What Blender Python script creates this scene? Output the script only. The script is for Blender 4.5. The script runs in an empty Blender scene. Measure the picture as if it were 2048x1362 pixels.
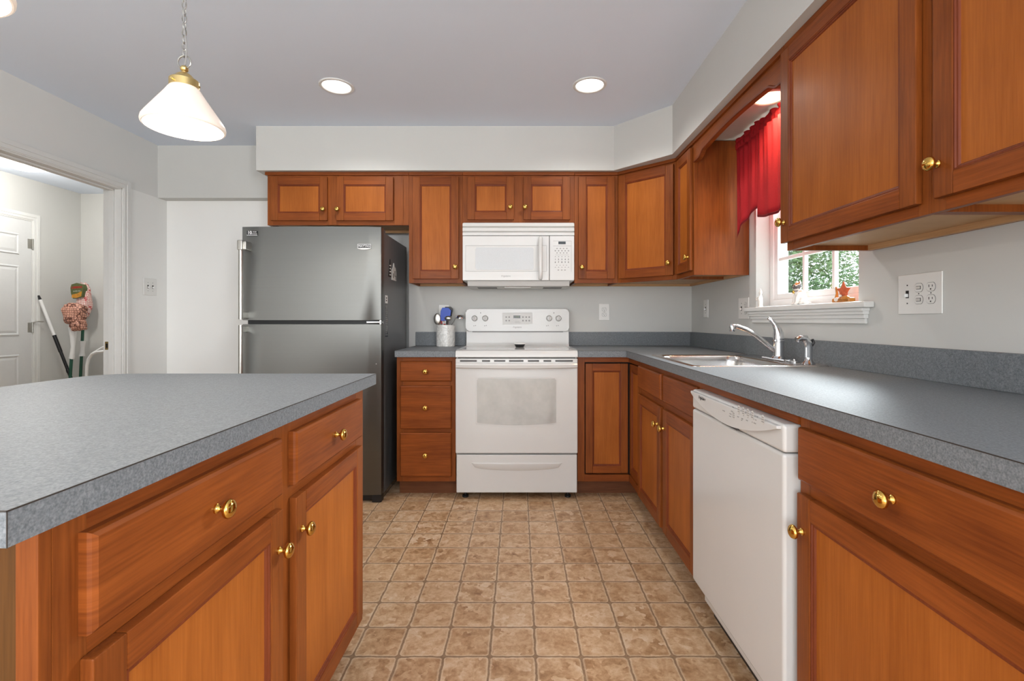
import bpy, bmesh, math, random
from mathutils import Matrix, Vector
random.seed(7)
R = math.radians
C = bpy.context.scene.collection
S = bpy.context.scene

# ------------------------------------------------------------------ camera, sky, lights, exposure
cam_d = bpy.data.cameras.new('camera'); cam = bpy.data.objects.new('camera', cam_d); C.objects.link(cam)
cam.location = (0, 0, 1.115); cam.rotation_euler = (R(90), 0, 0)
cam_d.sensor_width = 36; cam_d.sensor_fit = 'HORIZONTAL'; cam_d.lens = 960 / 2048 * 36
cam_d.shift_x = -14 / 2048; cam_d.shift_y = -40 / 2048
cam_d.clip_start = .02; cam_d.clip_end = 200
S.camera = cam
S.view_settings.view_transform = 'Standard'; S.view_settings.look = 'None'
S.view_settings.exposure = 0.36; S.view_settings.gamma = 1.0; S.view_settings.use_curve_mapping = False

world = bpy.data.worlds.new('sky'); S.world = world; world.use_nodes = True
wn = world.node_tree.nodes; wl = world.node_tree.links
wn['Background'].inputs[0].default_value = (.90, .95, 1.0, 1)
wn['Background'].inputs[1].default_value = 2.6

def area(name, loc, rot, sx, sy, watts, col=(1, 1, 1)):
    d = bpy.data.lights.new(name, 'AREA'); d.shape = 'RECTANGLE'; d.size = sx; d.size_y = sy
    d.energy = watts; d.color = col
    o = bpy.data.objects.new(name, d); C.objects.link(o); o.location = loc; o.rotation_euler = rot
    return o
def spot(name, loc, watts, col, angle=150, blend=.6, radius=.07):
    d = bpy.data.lights.new(name, 'SPOT'); d.energy = watts; d.color = col; d.spot_size = R(angle)
    d.spot_blend = blend; d.shadow_soft_size = radius
    o = bpy.data.objects.new(name, d); C.objects.link(o); o.location = loc
    return o
def point(name, loc, watts, col, radius=.04):
    d = bpy.data.lights.new(name, 'POINT'); d.energy = watts; d.color = col; d.shadow_soft_size = radius
    o = bpy.data.objects.new(name, d); C.objects.link(o); o.location = loc
    return o
# daylight through the wide patio door behind the camera, the dining window on the left and the sink window
area('patio_daylight', (-.9, -3.28, 1.05), (R(114), 0, 0), 3.2, 1.9, 52, (1, .985, .97))
area('dining_window_daylight', (-2.83, -2.72, 1.3), (R(104), 0, R(-90)), 1.0, 1.6, 12, (1, .99, .98))
area('sink_window_daylight', (2.25, 2.72, 2.05), (R(70), 0, R(118)), 1.0, .62, 150, (.94, .97, 1))
area('right_fill_light', (1.43, -1.75, 1.45), (R(112), 0, R(90)), 1.5, 1.2, 110, (.94, .97, 1))  # added fill light to brighten the left wall; no window known there
RECESSED_W, NICHE_W, PENDANT_W, LAUNDRY_W = 20, 13, 6.0, 25

# ------------------------------------------------------------------ material helpers
def lin(r, g=None, b=None):
    if g is None: r, g, b = r
    f = lambda c: (c / 255 / 12.92) if c / 255 <= .04045 else ((c / 255 + .055) / 1.055) ** 2.4
    return (f(r), f(g), f(b), 1)
def new_mat(name):
    m = bpy.data.materials.new(name); m.use_nodes = True
    nt = m.node_tree; return m, nt, nt.nodes['Principled BSDF']
def N(nt, t, **kw):
    n = nt.nodes.new(t)
    for k, v in kw.items(): setattr(n, k, v)
    return n
def noise(nt, vec, scale, detail=3, rough=.55, dist=0):
    n = N(nt, 'ShaderNodeTexNoise'); n.inputs['Scale'].default_value = scale
    n.inputs['Detail'].default_value = detail; n.inputs['Roughness'].default_value = rough
    n.inputs['Distortion'].default_value = dist
    if vec is not None: nt.links.new(vec, n.inputs['Vector'])
    return n
def ramp(nt, fac, stops):
    r = N(nt, 'ShaderNodeValToRGB'); e = r.color_ramp.elements
    while len(e) < len(stops): e.new(.5)
    for i, (p, c) in enumerate(stops): e[i].position = p; e[i].color = c
    nt.links.new(fac, r.inputs['Fac']); return r
def bump(nt, h, strength, dist, bs):
    b = N(nt, 'ShaderNodeBump'); b.inputs['Strength'].default_value = strength; b.inputs['Distance'].default_value = dist
    nt.links.new(h, b.inputs['Height']); nt.links.new(b.outputs['Normal'], bs.inputs['Normal'])
def plain(name, rgb, rough=.5, metal=0, coat=0, var=.0, vscale=30, bstr=0, bscale=200, emit=0, spec=.5):
    """a plain painted / moulded / metal surface with a little procedural variation"""
    m, nt, bs = new_mat(name)
    c = lin(rgb)
    tc = N(nt, 'ShaderNodeTexCoord')
    nz = noise(nt, tc.outputs['Object'], vscale, 3)
    k = var
    r = ramp(nt, nz.outputs['Fac'], [(.3, tuple(x * (1 - k) for x in c[:3]) + (1,)), (.7, tuple(min(1, x * (1 + k)) for x in c[:3]) + (1,))])
    nt.links.new(r.outputs['Color'], bs.inputs['Base Color'])
    bs.inputs['Roughness'].default_value = rough; bs.inputs['Metallic'].default_value = metal
    bs.inputs['Coat Weight'].default_value = coat; bs.inputs['Coat Roughness'].default_value = .1
    bs.inputs['Specular IOR Level'].default_value = spec
    if emit:
        bs.inputs['Emission Color'].default_value = c; bs.inputs['Emission Strength'].default_value = emit
    if bstr:
        n2 = noise(nt, tc.outputs['Object'], bscale, 4); bump(nt, n2.outputs['Fac'], bstr, .002, bs)
    return m
def wood(name, dark, light, vertical=True, rough=.42, coat=.04):
    m, nt, bs = new_mat(name)
    tc = N(nt, 'ShaderNodeTexCoord'); oi = N(nt, 'ShaderNodeObjectInfo')
    mul = N(nt, 'ShaderNodeVectorMath', operation='SCALE'); mul.inputs[0].default_value = (13.1, 7.7, 5.3)
    nt.links.new(oi.outputs['Random'], mul.inputs['Scale'])
    add = N(nt, 'ShaderNodeVectorMath', operation='ADD')
    nt.links.new(tc.outputs['Object'], add.inputs[0]); nt.links.new(mul.outputs[0], add.inputs[1])
    mp = N(nt, 'ShaderNodeMapping'); mp.inputs['Scale'].default_value = (9, 9, .8) if vertical else (.9, .9, 9)
    nt.links.new(add.outputs[0], mp.inputs['Vector'])
    n1 = noise(nt, mp.outputs[0], 1.0, 4, .6, 1.1)
    mp2 = N(nt, 'ShaderNodeMapping'); mp2.inputs['Scale'].default_value = (190, 190, 7) if vertical else (7, 7, 190)
    nt.links.new(add.outputs[0], mp2.inputs['Vector'])
    n2 = noise(nt, mp2.outputs[0], 1.0, 3, .6)
    n3 = noise(nt, add.outputs[0], 5, 2, .5)
    a = N(nt, 'ShaderNodeMath', operation='MULTIPLY'); a.inputs[1].default_value = .44; nt.links.new(n1.outputs['Fac'], a.inputs[0])
    b = N(nt, 'ShaderNodeMath', operation='MULTIPLY_ADD'); b.inputs[1].default_value = .36
    nt.links.new(n2.outputs['Fac'], b.inputs[0]); nt.links.new(a.outputs[0], b.inputs[2])
    c = N(nt, 'ShaderNodeMath', operation='MULTIPLY_ADD'); c.inputs[1].default_value = .20
    nt.links.new(n3.outputs['Fac'], c.inputs[0]); nt.links.new(b.outputs[0], c.inputs[2])
    r = ramp(nt, c.outputs[0], [(.35, lin(dark)), (.64, lin(light))])
    nt.links.new(r.outputs['Color'], bs.inputs['Base Color'])
    bs.inputs['Roughness'].default_value = rough; bs.inputs['Coat Weight'].default_value = coat; bs.inputs['Coat Roughness'].default_value = .2; bs.inputs['Specular IOR Level'].default_value = .17
    bump(nt, n2.outputs['Fac'], .06, .001, bs)
    return m

M = {}
M['wood_v'] = wood('cherry_stain_vertical', (104, 51, 18), (146, 79, 32))
M['wood_h'] = wood('cherry_stain_horizontal', (102, 48, 17), (148, 78, 31), False)
M['wood_p'] = wood('cherry_stain_panel', (142, 76, 25), (174, 100, 40))
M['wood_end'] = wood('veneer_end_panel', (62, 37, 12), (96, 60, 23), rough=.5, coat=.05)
M['wood_dark'] = wood('cherry_stain_toe_kick', (92, 54, 34), (122, 76, 48), False, .5, .05)
M['wood_bead'] = wood('cherry_stain_bead', (98, 44, 22), (128, 62, 32))
M['maple'] = wood('unfinished_maple', (176, 134, 92), (206, 166, 122), False, .5, .05)
M['inside'] = plain('dark_cabinet_gap', (24, 14, 9), .8)
M['wall'] = plain('wall_paint_grey', (203, 203, 199), .6, var=.012, vscale=3, bstr=.08, bscale=260)
M['wall_lit'] = plain('wall_grey_lightened', (222, 222, 219), .6, var=.01, vscale=3, bstr=.06, bscale=260)  # grey wall paint lightened to make up for weak light on the left wall
M['wall_white'] = plain('wall_white_lower', (238, 238, 235), .6, var=.01, vscale=3, bstr=.06, bscale=260)  # paler tone for the bay and the lower part of the left wall
M['ceiling'] = plain('ceiling_paint', (223, 233, 247), .75, var=.008, vscale=2, bstr=.06, bscale=300)
M['trim'] = plain('white_trim_paint', (222, 222, 219), .35, var=.01)
M['door'] = plain('white_door_paint', (214, 215, 214), .4, var=.01)
M['appl'] = plain('white_enamel', (209, 208, 205), .22, var=.008, vscale=6, coat=.3)
M['appl2'] = plain('white_plastic', (207, 206, 203), .35, var=.01, vscale=8)
M['cook_glass'] = plain('pale_cooktop_glass', (206, 205, 202), .08, var=.05, vscale=160)
M['oven_glass'] = plain('grey_oven_glass', (184, 184, 180), .12, var=.08, vscale=14, coat=.3)
M['mw_glass'] = plain('grey_mesh_glass', (196, 198, 199), .18, var=.04, vscale=300)
M['grey_print'] = plain('grey_print', (150, 148, 146), .5)
M['dark_print'] = plain('dark_print', (60, 58, 57), .5)
M['black'] = plain('black_plastic', (18, 18, 20), .4)
M['display'] = plain('black_display', (28, 28, 24), .15)
M['lcd'] = plain('green_lcd_digits', (120, 140, 90), .4, emit=.15)
M['chrome'] = plain('polished_chrome', (214, 215, 217), .08, 1)
M['nickel'] = plain('brushed_nickel', (186, 184, 178), .28, 1)
M['brass'] = plain('polished_brass', (222, 178, 92), .12, 1)
M['brass_dull'] = plain('satin_brass', (216, 190, 130), .3, 1)
M['plate'] = plain('white_cover_plate', (228, 227, 223), .3)
M['plate_dark'] = plain('slot_dark', (36, 34, 33), .5)
M['plate_grey'] = plain('ivory_switch', (206, 203, 197), .35)
M['white_plastic'] = plain('bright_white_plastic', (232, 232, 230), .35)
M['green_pole'] = plain('dark_green_pole', (14, 72, 52), .35)
M['case'] = plain('fridge_case_grey', (112, 113, 114), .38, .35, var=.02, vscale=60)
M['blue_sil'] = plain('blue_silicone', (20, 74, 190), .4)
M['red_sil'] = plain('red_plastic', (176, 24, 28), .4)
M['badge_silver'] = plain('badge_silver', (225, 225, 225), .35)
M['sash'] = plain('white_vinyl', (236, 234, 231), .35)
M['tan_glaze'] = plain('amber_glaze', (186, 120, 46), .3, var=.25, vscale=40)
M['star'] = plain('coral_starfish', (196, 92, 52), .6, var=.15, vscale=90, bstr=.4, bscale=500)
M['shell'] = plain('white_shell', (232, 228, 220), .4)
M['bark'] = plain('tree_bark', (84, 66, 52), .9, var=.3, vscale=20)
M['fence'] = plain('white_fence', (235, 238, 240), .5)

def steel(name, base, rough, aniso_axis='z'):
    m, nt, bs = new_mat(name)
    tc = N(nt, 'ShaderNodeTexCoord')
    mp = N(nt, 'ShaderNodeMapping'); mp.inputs['Scale'].default_value = (2, 2, 400) if aniso_axis == 'x' else (400, 400, 2)
    nt.links.new(tc.outputs['Object'], mp.inputs['Vector'])
    n = noise(nt, mp.outputs[0], 1, 3)
    r = ramp(nt, n.outputs['Fac'], [(.3, lin(tuple(int(x * .985) for x in base))), (.7, lin(base))])
    nt.links.new(r.outputs['Color'], bs.inputs['Base Color'])
    bs.inputs['Metallic'].default_value = 1; bs.inputs['Roughness'].default_value = rough
    if aniso_axis == 'x':
        bs.inputs['Anisotropic'].default_value = .7
        tg = N(nt, 'ShaderNodeTangent', direction_type='RADIAL', axis='Z'); nt.links.new(tg.outputs[0], bs.inputs['Tangent'])
    return m
M['steel'] = steel('brushed_stainless', (112, 112, 109), .36, 'x')
M['sink'] = steel('sink_stainless', (206, 204, 202), .22, 'x')

def laminate():
    m, nt, bs = new_mat('grey_speckled_laminate')
    tc = N(nt, 'ShaderNodeTexCoord')
    n1 = noise(nt, tc.outputs['Object'], 330, 2, .6); n2 = noise(nt, tc.outputs['Object'], 150, 3, .6)
    a = N(nt, 'ShaderNodeMath', operation='MULTIPLY_ADD'); a.inputs[1].default_value = .4
    b = N(nt, 'ShaderNodeMath', operation='MULTIPLY'); b.inputs[1].default_value = .6
    nt.links.new(n1.outputs['Fac'], b.inputs[0]); nt.links.new(n2.outputs['Fac'], a.inputs[0]); nt.links.new(b.outputs[0], a.inputs[2])
    r = ramp(nt, a.outputs[0], [(.36, lin(92, 97, 101)), (.5, lin(112, 117, 121)), (.64, lin(131, 135, 138))])
    nt.links.new(r.outputs['Color'], bs.inputs['Base Color'])
    bs.inputs['Roughness'].default_value = .5; bs.inputs['Specular IOR Level'].default_value = .42
    bump(nt, n1.outputs['Fac'], .02, .0003, bs)
    return m
M['lam'] = laminate()
M['seam'] = plain('laminate_seam', (52, 46, 42), .5)

def vinyl_floor():
    m, nt, bs = new_mat('vinyl_stone_tile')
    tc = N(nt, 'ShaderNodeTexCoord'); p = tc.outputs['Object']
    wob = noise(nt, p, 22, 2)
    ws = N(nt, 'ShaderNodeVectorMath', operation='SUBTRACT'); ws.inputs[1].default_value = (.5, .5, .5); nt.links.new(wob.outputs['Color'], ws.inputs[0])
    wm = N(nt, 'ShaderNodeVectorMath', operation='SCALE'); wm.inputs['Scale'].default_value = .010; nt.links.new(ws.outputs[0], wm.inputs[0])
    pa = N(nt, 'ShaderNodeVectorMath', operation='ADD'); nt.links.new(p, pa.inputs[0]); nt.links.new(wm.outputs[0], pa.inputs[1])
    sub = N(nt, 'ShaderNodeVectorMath', operation='SUBTRACT'); sub.inputs[1].default_value = (.0548, 1.592, 0); nt.links.new(pa.outputs[0], sub.inputs[0])
    dv = N(nt, 'ShaderNodeVectorMath', operation='DIVIDE'); dv.inputs[1].default_value = (.152, .1528, 1); nt.links.new(sub.outputs[0], dv.inputs[0])
    fl = N(nt, 'ShaderNodeVectorMath', operation='FLOOR'); nt.links.new(dv.outputs[0], fl.inputs[0])
    fr = N(nt, 'ShaderNodeVectorMath', operation='FRACTION'); nt.links.new(dv.outputs[0], fr.inputs[0])
    ce = N(nt, 'ShaderNodeVectorMath', operation='SUBTRACT'); ce.inputs[1].default_value = (.5, .5, 0); nt.links.new(fr.outputs[0], ce.inputs[0])
    ab = N(nt, 'ShaderNodeVectorMath', operation='ABSOLUTE'); nt.links.new(ce.outputs[0], ab.inputs[0])
    q = N(nt, 'ShaderNodeVectorMath', operation='SUBTRACT'); q.inputs[1].default_value = (.405, .405, 5); nt.links.new(ab.outputs[0], q.inputs[0])
    qm = N(nt, 'ShaderNodeVectorMath', operation='MAXIMUM'); qm.inputs[1].default_value = (0, 0, 0); nt.links.new(q.outputs[0], qm.inputs[0])
    ln = N(nt, 'ShaderNodeVectorMath', operation='LENGTH'); nt.links.new(qm.outputs[0], ln.inputs[0])
    d = ln.outputs['Value']                        # 0 in the tile's middle, .11 at its rounded rim
    wn_ = N(nt, 'ShaderNodeTexWhiteNoise', noise_dimensions='3D'); nt.links.new(fl.outputs[0], wn_.inputs['Vector'])
    sh = N(nt, 'ShaderNodeVectorMath', operation='SCALE'); sh.inputs['Scale'].default_value = 9; nt.links.new(wn_.outputs['Color'], sh.inputs[0])
    pt = N(nt, 'ShaderNodeVectorMath', operation='ADD'); nt.links.new(p, pt.inputs[0]); nt.links.new(sh.outputs[0], pt.inputs[1])
    n1 = noise(nt, pt.outputs[0], 16, 6, .68, .4); n2 = noise(nt, pt.outputs[0], 60, 4, .7)
    mx = N(nt, 'ShaderNodeMath', operation='MULTIPLY_ADD'); mx.inputs[1].default_value = .3; nt.links.new(n2.outputs['Fac'], mx.inputs[0])
    m7 = N(nt, 'ShaderNodeMath', operation='MULTIPLY'); m7.inputs[1].default_value = .7; nt.links.new(n1.outputs['Fac'], m7.inputs[0]); nt.links.new(m7.outputs[0], mx.inputs[2])
    tv = N(nt, 'ShaderNodeMath', operation='MULTIPLY_ADD'); tv.inputs[1].default_value = .14; nt.links.new(wn_.outputs['Value'], tv.inputs[0]); nt.links.new(mx.outputs[0], tv.inputs[2])
    col = ramp(nt, tv.outputs[0], [(.36, lin(132, 92, 58)), (.5, lin(174, 136, 98)), (.62, lin(200, 166, 130)), (.74, lin(216, 192, 164))])
    rim = ramp(nt, d, [(.022, (0, 0, 0, 1)), (.056, (1, 1, 1, 1)), (.068, (1, 1, 1, 1)), (.073, (0, 0, 0, 1))])
    mr = N(nt, 'ShaderNodeMix', data_type='RGBA'); nt.links.new(rim.outputs['Color'], mr.inputs['Factor'])
    rs = N(nt, 'ShaderNodeMath', operation='MULTIPLY'); rs.inputs[1].default_value = .45; nt.links.new(rim.outputs['Color'], rs.inputs[0]); nt.links.new(rs.outputs[0], mr.inputs['Factor'])
    nt.links.new(col.outputs['Color'], mr.inputs['A']); mr.inputs['B'].default_value = lin(218, 198, 170)
    gm = ramp(nt, d, [(.069, (0, 0, 0, 1)), (.077, (1, 1, 1, 1))])
    gc = ramp(nt, n2.outputs['Fac'], [(.3, lin(122, 94, 70)), (.7, lin(160, 132, 102))])
    mg = N(nt, 'ShaderNodeMix', data_type='RGBA'); nt.links.new(gm.outputs['Color'], mg.inputs['Factor'])
    nt.links.new(mr.outputs['Result'], mg.inputs['A']); nt.links.new(gc.outputs['Color'], mg.inputs['B'])
    nt.links.new(mg.outputs['Result'], bs.inputs['Base Color'])
    bs.inputs['Roughness'].default_value = .42
    inv = N(nt, 'ShaderNodeMath', operation='SUBTRACT'); inv.inputs[0].default_value = 1; nt.links.new(gm.outputs['Color'], inv.inputs[1])
    hh = N(nt, 'ShaderNodeMath', operation='MULTIPLY_ADD'); hh.inputs[1].default_value = .35; nt.links.new(n1.outputs['Fac'], hh.inputs[0]); nt.links.new(inv.outputs[0], hh.inputs[2])
    bump(nt, hh.outputs[0], .35, .0025, bs)
    return m
M['floor'] = vinyl_floor()

def marble():
    m, nt, bs = new_mat('white_marble')
    tc = N(nt, 'ShaderNodeTexCoord'); n = noise(nt, tc.outputs['Object'], 14, 6, .6, 2.2)
    r = ramp(nt, n.outputs['Fac'], [(.42, lin(226, 225, 221)), (.5, lin(196, 195, 191)), (.56, lin(230, 229, 225))])
    nt.links.new(r.outputs['Color'], bs.inputs['Base Color']); bs.inputs['Roughness'].default_value = .25
    return m
M['marble'] = marble()
def cloth(name, c1, c2, trans):
    m, nt, bs = new_mat(name)
    tc = N(nt, 'ShaderNodeTexCoord'); n = noise(nt, tc.outputs['Object'], 420, 2)
    r = ramp(nt, n.outputs['Fac'], [(.3, lin(c1)), (.7, lin(c2))])
    nt.links.new(r.outputs['Color'], bs.inputs['Base Color']); bs.inputs['Roughness'].default_value = .85
    t = N(nt, 'ShaderNodeBsdfTranslucent'); nt.links.new(r.outputs['Color'], t.inputs['Color'])
    mx = N(nt, 'ShaderNodeMixShader'); mx.inputs[0].default_value = trans
    out = nt.nodes['Material Output']
    nt.links.new(bs.outputs[0], mx.inputs[1]); nt.links.new(t.outputs[0], mx.inputs[2]); nt.links.new(mx.outputs[0], out.inputs[0])
    bump(nt, n.outputs['Fac'], .2, .001, bs)
    return m
M['curtain'] = cloth('red_cotton', (164, 18, 30), (192, 30, 42), .18)
M['curtain_hem'] = cloth('red_cotton_hem', (112, 12, 22), (136, 18, 28), .1)
def net(name, base, holes, scale):
    m, nt, bs = new_mat(name)
    tc = N(nt, 'ShaderNodeTexCoord')
    v = N(nt, 'ShaderNodeTexVoronoi', feature='DISTANCE_TO_EDGE'); v.inputs['Scale'].default_value = scale; v.inputs['Randomness'].default_value = .35
    nt.links.new(tc.outputs['Object'], v.inputs['Vector'])
    r = ramp(nt, v.outputs['Distance'], [(.06, lin(base)), (.12, lin(holes))])
    nt.links.new(r.outputs['Color'], bs.inputs['Base Color']); bs.inputs['Roughness'].default_value = .6
    return m
M['net_brown'] = net('brown_net_cloth', (96, 52, 40), (210, 156, 134), 46)
M['net_red'] = net('red_print_bag', (190, 70, 70), (232, 214, 204), 60)
def glass():
    m, nt, bs = new_mat('window_glass')
    t = N(nt, 'ShaderNodeBsdfTransparent'); t.inputs[0].default_value = (.93, .96, .96, 1)
    g = N(nt, 'ShaderNodeBsdfGlossy'); g.inputs['Roughness'].default_value = .02
    mx = N(nt, 'ShaderNodeMixShader'); mx.inputs[0].default_value = .07; nt.links.new(t.outputs[0], mx.inputs[1]); nt.links.new(g.outputs[0], mx.inputs[2])
    nt.links.new(mx.outputs[0], nt.nodes['Material Output'].inputs[0])
    nt.nodes.remove(bs)
    return m
M['glass'] = glass()
def lamp(name, rgb, strength, diff=(240, 235, 228)):
    m = plain(name, diff, .35); bs = m.node_tree.nodes['Principled BSDF']
    bs.inputs['Emission Color'].default_value = lin(rgb); bs.inputs['Emission Strength'].default_value = strength
    return m
M['lens'] = lamp('lit_lens', (255, 252, 246), 3.0)
M['lens_warm'] = lamp('lit_warm_lens', (255, 226, 180), 3.0)
M['shade'] = lamp('lit_opal_shade', (255, 228, 206), .2, (236, 226, 214))
M['bulb'] = lamp('lit_bulb', (255, 244, 228), 4.0)
M['dome'] = lamp('lit_dome', (255, 244, 230), 1.1)
def leaf(name, a, b):
    m, nt, bs = new_mat(name)
    tc = N(nt, 'ShaderNodeTexCoord'); n = noise(nt, tc.outputs['Object'], 3, 3)
    r = ramp(nt, n.outputs['Fac'], [(.35, lin(a)), (.65, lin(b))])
    nt.links.new(r.outputs['Color'], bs.inputs['Base Color']); bs.inputs['Roughness'].default_value = .6
    t = N(nt, 'ShaderNodeBsdfTranslucent'); nt.links.new(r.outputs['Color'], t.inputs['Color'])
    mx = N(nt, 'ShaderNodeMixShader'); mx.inputs[0].default_value = .35
    nt.links.new(bs.outputs[0], mx.inputs[1]); nt.links.new(t.outputs[0], mx.inputs[2]); nt.links.new(mx.outputs[0], nt.nodes['Material Output'].inputs[0])
    return m
M['leaf'] = leaf('oak_leaf', (96, 128, 88), (158, 184, 138))
M['leaf2'] = leaf('maple_leaf', (88, 120, 100), (138, 164, 138))
M['grass'] = plain('lawn', (120, 146, 96), .9, var=.25, vscale=4)

# ------------------------------------------------------------------ mesh builder
class MB:
    def __init__(s, M_=None): s.bm = bmesh.new(); s.M = M_ or Matrix(); s.mi = 0
    def _take(s, t, mi):
        t.normal_update()
        vm = [s.bm.verts.new(s.M @ v.co) for v in t.verts]
        idx = {v: i for i, v in enumerate(t.verts)}
        for f in t.faces:
            try:
                nf = s.bm.faces.new([vm[idx[v]] for v in f.verts]); nf.material_index = mi
            except ValueError: pass
        t.free()
    def box(s, x0, x1, y0, y1, z0, z1, bev=0, mi=0, seg=2):
        t = bmesh.new(); bmesh.ops.create_cube(t, size=1)
        for v in t.verts:
            v.co = Vector(((x0 + x1) / 2 + v.co.x * (x1 - x0), (y0 + y1) / 2 + v.co.y * (y1 - y0), (z0 + z1) / 2 + v.co.z * (z1 - z0)))
        if bev:
            b = min(bev, .49 * min(abs(x1 - x0), abs(y1 - y0), abs(z1 - z0)))
            bmesh.ops.bevel(t, geom=list(t.edges), offset=b, segments=seg, profile=.5, affect='EDGES')
        s._take(t, mi); return s
    def prism(s, pts, h0, h1, axis='z', bev=0, mi=0, seg=2):
        """polygon pts (a,b) extruded along axis"""
        f = {'z': lambda a, b, h: (a, b, h), 'y': lambda a, b, h: (a, h, b), 'x': lambda a, b, h: (h, a, b)}[axis]
        t = bmesh.new()
        lo = [t.verts.new(f(a, b, h0)) for a, b in pts]; hi = [t.verts.new(f(a, b, h1)) for a, b in pts]
        n = len(pts); t.faces.new(lo); t.faces.new(hi)
        for i in range(n): t.faces.new((lo[i], lo[(i + 1) % n], hi[(i + 1) % n], hi[i]))
        if bev: 
            es = [e for e in t.edges if abs((e.verts[0].co - e.verts[1].co).dot(Vector(f(0, 0, 1)))) < 1e-6]
            bmesh.ops.bevel(t, geom=es, offset=bev, segments=seg, profile=.5, affect='EDGES')
        s._take(t, mi); return s
    def lathe(s, prof, c=(0, 0, 0), axis='z', n=24, mi=0, sx=1, sy=1):
        """prof: (r,h) list; open profile ends are capped when r is 0"""
        t = bmesh.new(); rings = []
        for r, h in prof:
            ring = []
            if r < 1e-6: ring = [t.verts.new((0, 0, h))]
            else: ring = [t.verts.new((r * math.cos(2 * math.pi * i / n) * sx, r * math.sin(2 * math.pi * i / n) * sy, h)) for i in range(n)]
            rings.append(ring)
        for A, B in zip(rings, rings[1:]):
            for i in range(n):
                j = (i + 1) % n
                if len(A) == 1 and len(B) == 1: continue
                if len(A) == 1: t.faces.new((A[0], B[i], B[j]))
                elif len(B) == 1: t.faces.new((A[i], A[j], B[0]))
                else: t.faces.new((A[i], A[j], B[j], B[i]))
        rot = {'z': Matrix(), 'y': Matrix.Rotation(R(90), 4, 'X'), '-y': Matrix.Rotation(R(90), 4, 'X'), 'x': Matrix.Rotation(R(90), 4, 'Y'), '-x': Matrix.Rotation(R(-90), 4, 'Y')}[axis]
        bmesh.ops.transform(t, matrix=Matrix.Translation(c) @ rot, verts=t.verts)
        s._take(t, mi); return s
    def tube(s, pts, r, n=10, mi=0, closed=False, caps=True):
        t = bmesh.new(); pts = [Vector(p) for p in pts]; k = len(pts); rings = []
        rs = r if isinstance(r, (list, tuple)) else [r] * k
        up = None
        for i, p in enumerate(pts):
            if closed: d = pts[(i + 1) % k] - pts[i - 1]
            else: d = pts[min(i + 1, k - 1)] - pts[max(i - 1, 0)]
            d.normalize()
            if up is None: up = d.orthogonal().normalized()
            up = (up - d * up.dot(d)); up = up.normalized() if up.length > 1e-6 else d.orthogonal().normalized()
            w = d.cross(up)
            rings.append([t.verts.new(p + (up * math.cos(2 * math.pi * j / n) + w * math.sin(2 * math.pi * j / n)) * rs[i]) for j in range(n)])
        for i in range(k if closed else k - 1):
            A, B = rings[i], rings[(i + 1) % k]
            for j in range(n): t.faces.new((A[j], A[(j + 1) % n], B[(j + 1) % n], B[j]))
        if caps and not closed: t.faces.new(rings[0]); t.faces.new(rings[-1])
        s._take(t, mi); return s
    def ball(s, c, rx, ry=None, rz=None, n=16, mi=0):
        ry = ry or rx; rz = rz or rx
        t = bmesh.new(); bmesh.ops.create_uvsphere(t, u_segments=n, v_segments=max(6, n // 2 + 2), radius=1)
        bmesh.ops.transform(t, matrix=Matrix.Translation(c) @ Matrix.Diagonal((rx, ry, rz, 1)), verts=t.verts)
        s._take(t, mi); return s
    def quad(s, pts, mi=0):
        f = s.bm.faces.new([s.bm.verts.new(s.M @ Vector(p)) for p in pts]); f.material_index = mi; return s
    def grid(s, rows, mi=0):
        vs = [[s.bm.verts.new(s.M @ Vector(p)) for p in row] for row in rows]
        for a, b in zip(vs, vs[1:]):
            for i in range(len(a) - 1):
                f = s.bm.faces.new((a[i], a[i + 1], b[i + 1], b[i])); f.material_index = mi
        return s

ORIGIN = {}                      # world position of each object's origin
def world_origin(o): return Vector(ORIGIN.get(o.name, (0, 0, 0)))
def build(mb, name, mats, parent=None, origin=None, sharp=35, recalc=True):
    bm = mb.bm
    if recalc: bmesh.ops.recalc_face_normals(bm, faces=bm.faces)
    me = bpy.data.meshes.new(name)
    og = world_origin(parent) if parent else (Vector(origin) if origin is not None else Vector((0, 0, 0)))
    bmesh.ops.translate(bm, vec=-og, verts=bm.verts)
    bm.to_mesh(me); bm.free()
    for m in (mats if isinstance(mats, (list, tuple)) else [mats]): me.materials.append(M[m])
    for p in me.polygons: p.use_smooth = True
    me.set_sharp_from_angle(angle=R(sharp))
    o = bpy.data.objects.new(name, me); C.objects.link(o)
    if parent: o.parent = parent
    else: o.location = og
    ORIGIN[o.name] = og
    if recalc and len(me.polygons) > 6:
        wm = o.modifiers.new('weighted_normals', 'WEIGHTED_NORMAL'); wm.keep_sharp = True; wm.weight = 80
    return o
def tag(o, label=None, cat=None, group=None, kind=None):
    if label: o['label'] = label
    if cat: o['category'] = cat
    if group: o['group'] = group
    if kind: o['kind'] = kind
    return o
def thing(name, loc, label, cat, group=None):
    o = bpy.data.objects.new(name, None); C.objects.link(o); o.location = loc; o.empty_display_size = .05
    ORIGIN[o.name] = Vector(loc); return tag(o, label, cat, group)
def struct(name, mb, mats, label=None, parent=None, **k):
    o = build(mb, name, mats, parent, **k)
    if not parent: o['kind'] = 'structure'
    if label: o['label'] = label
    return o
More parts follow.
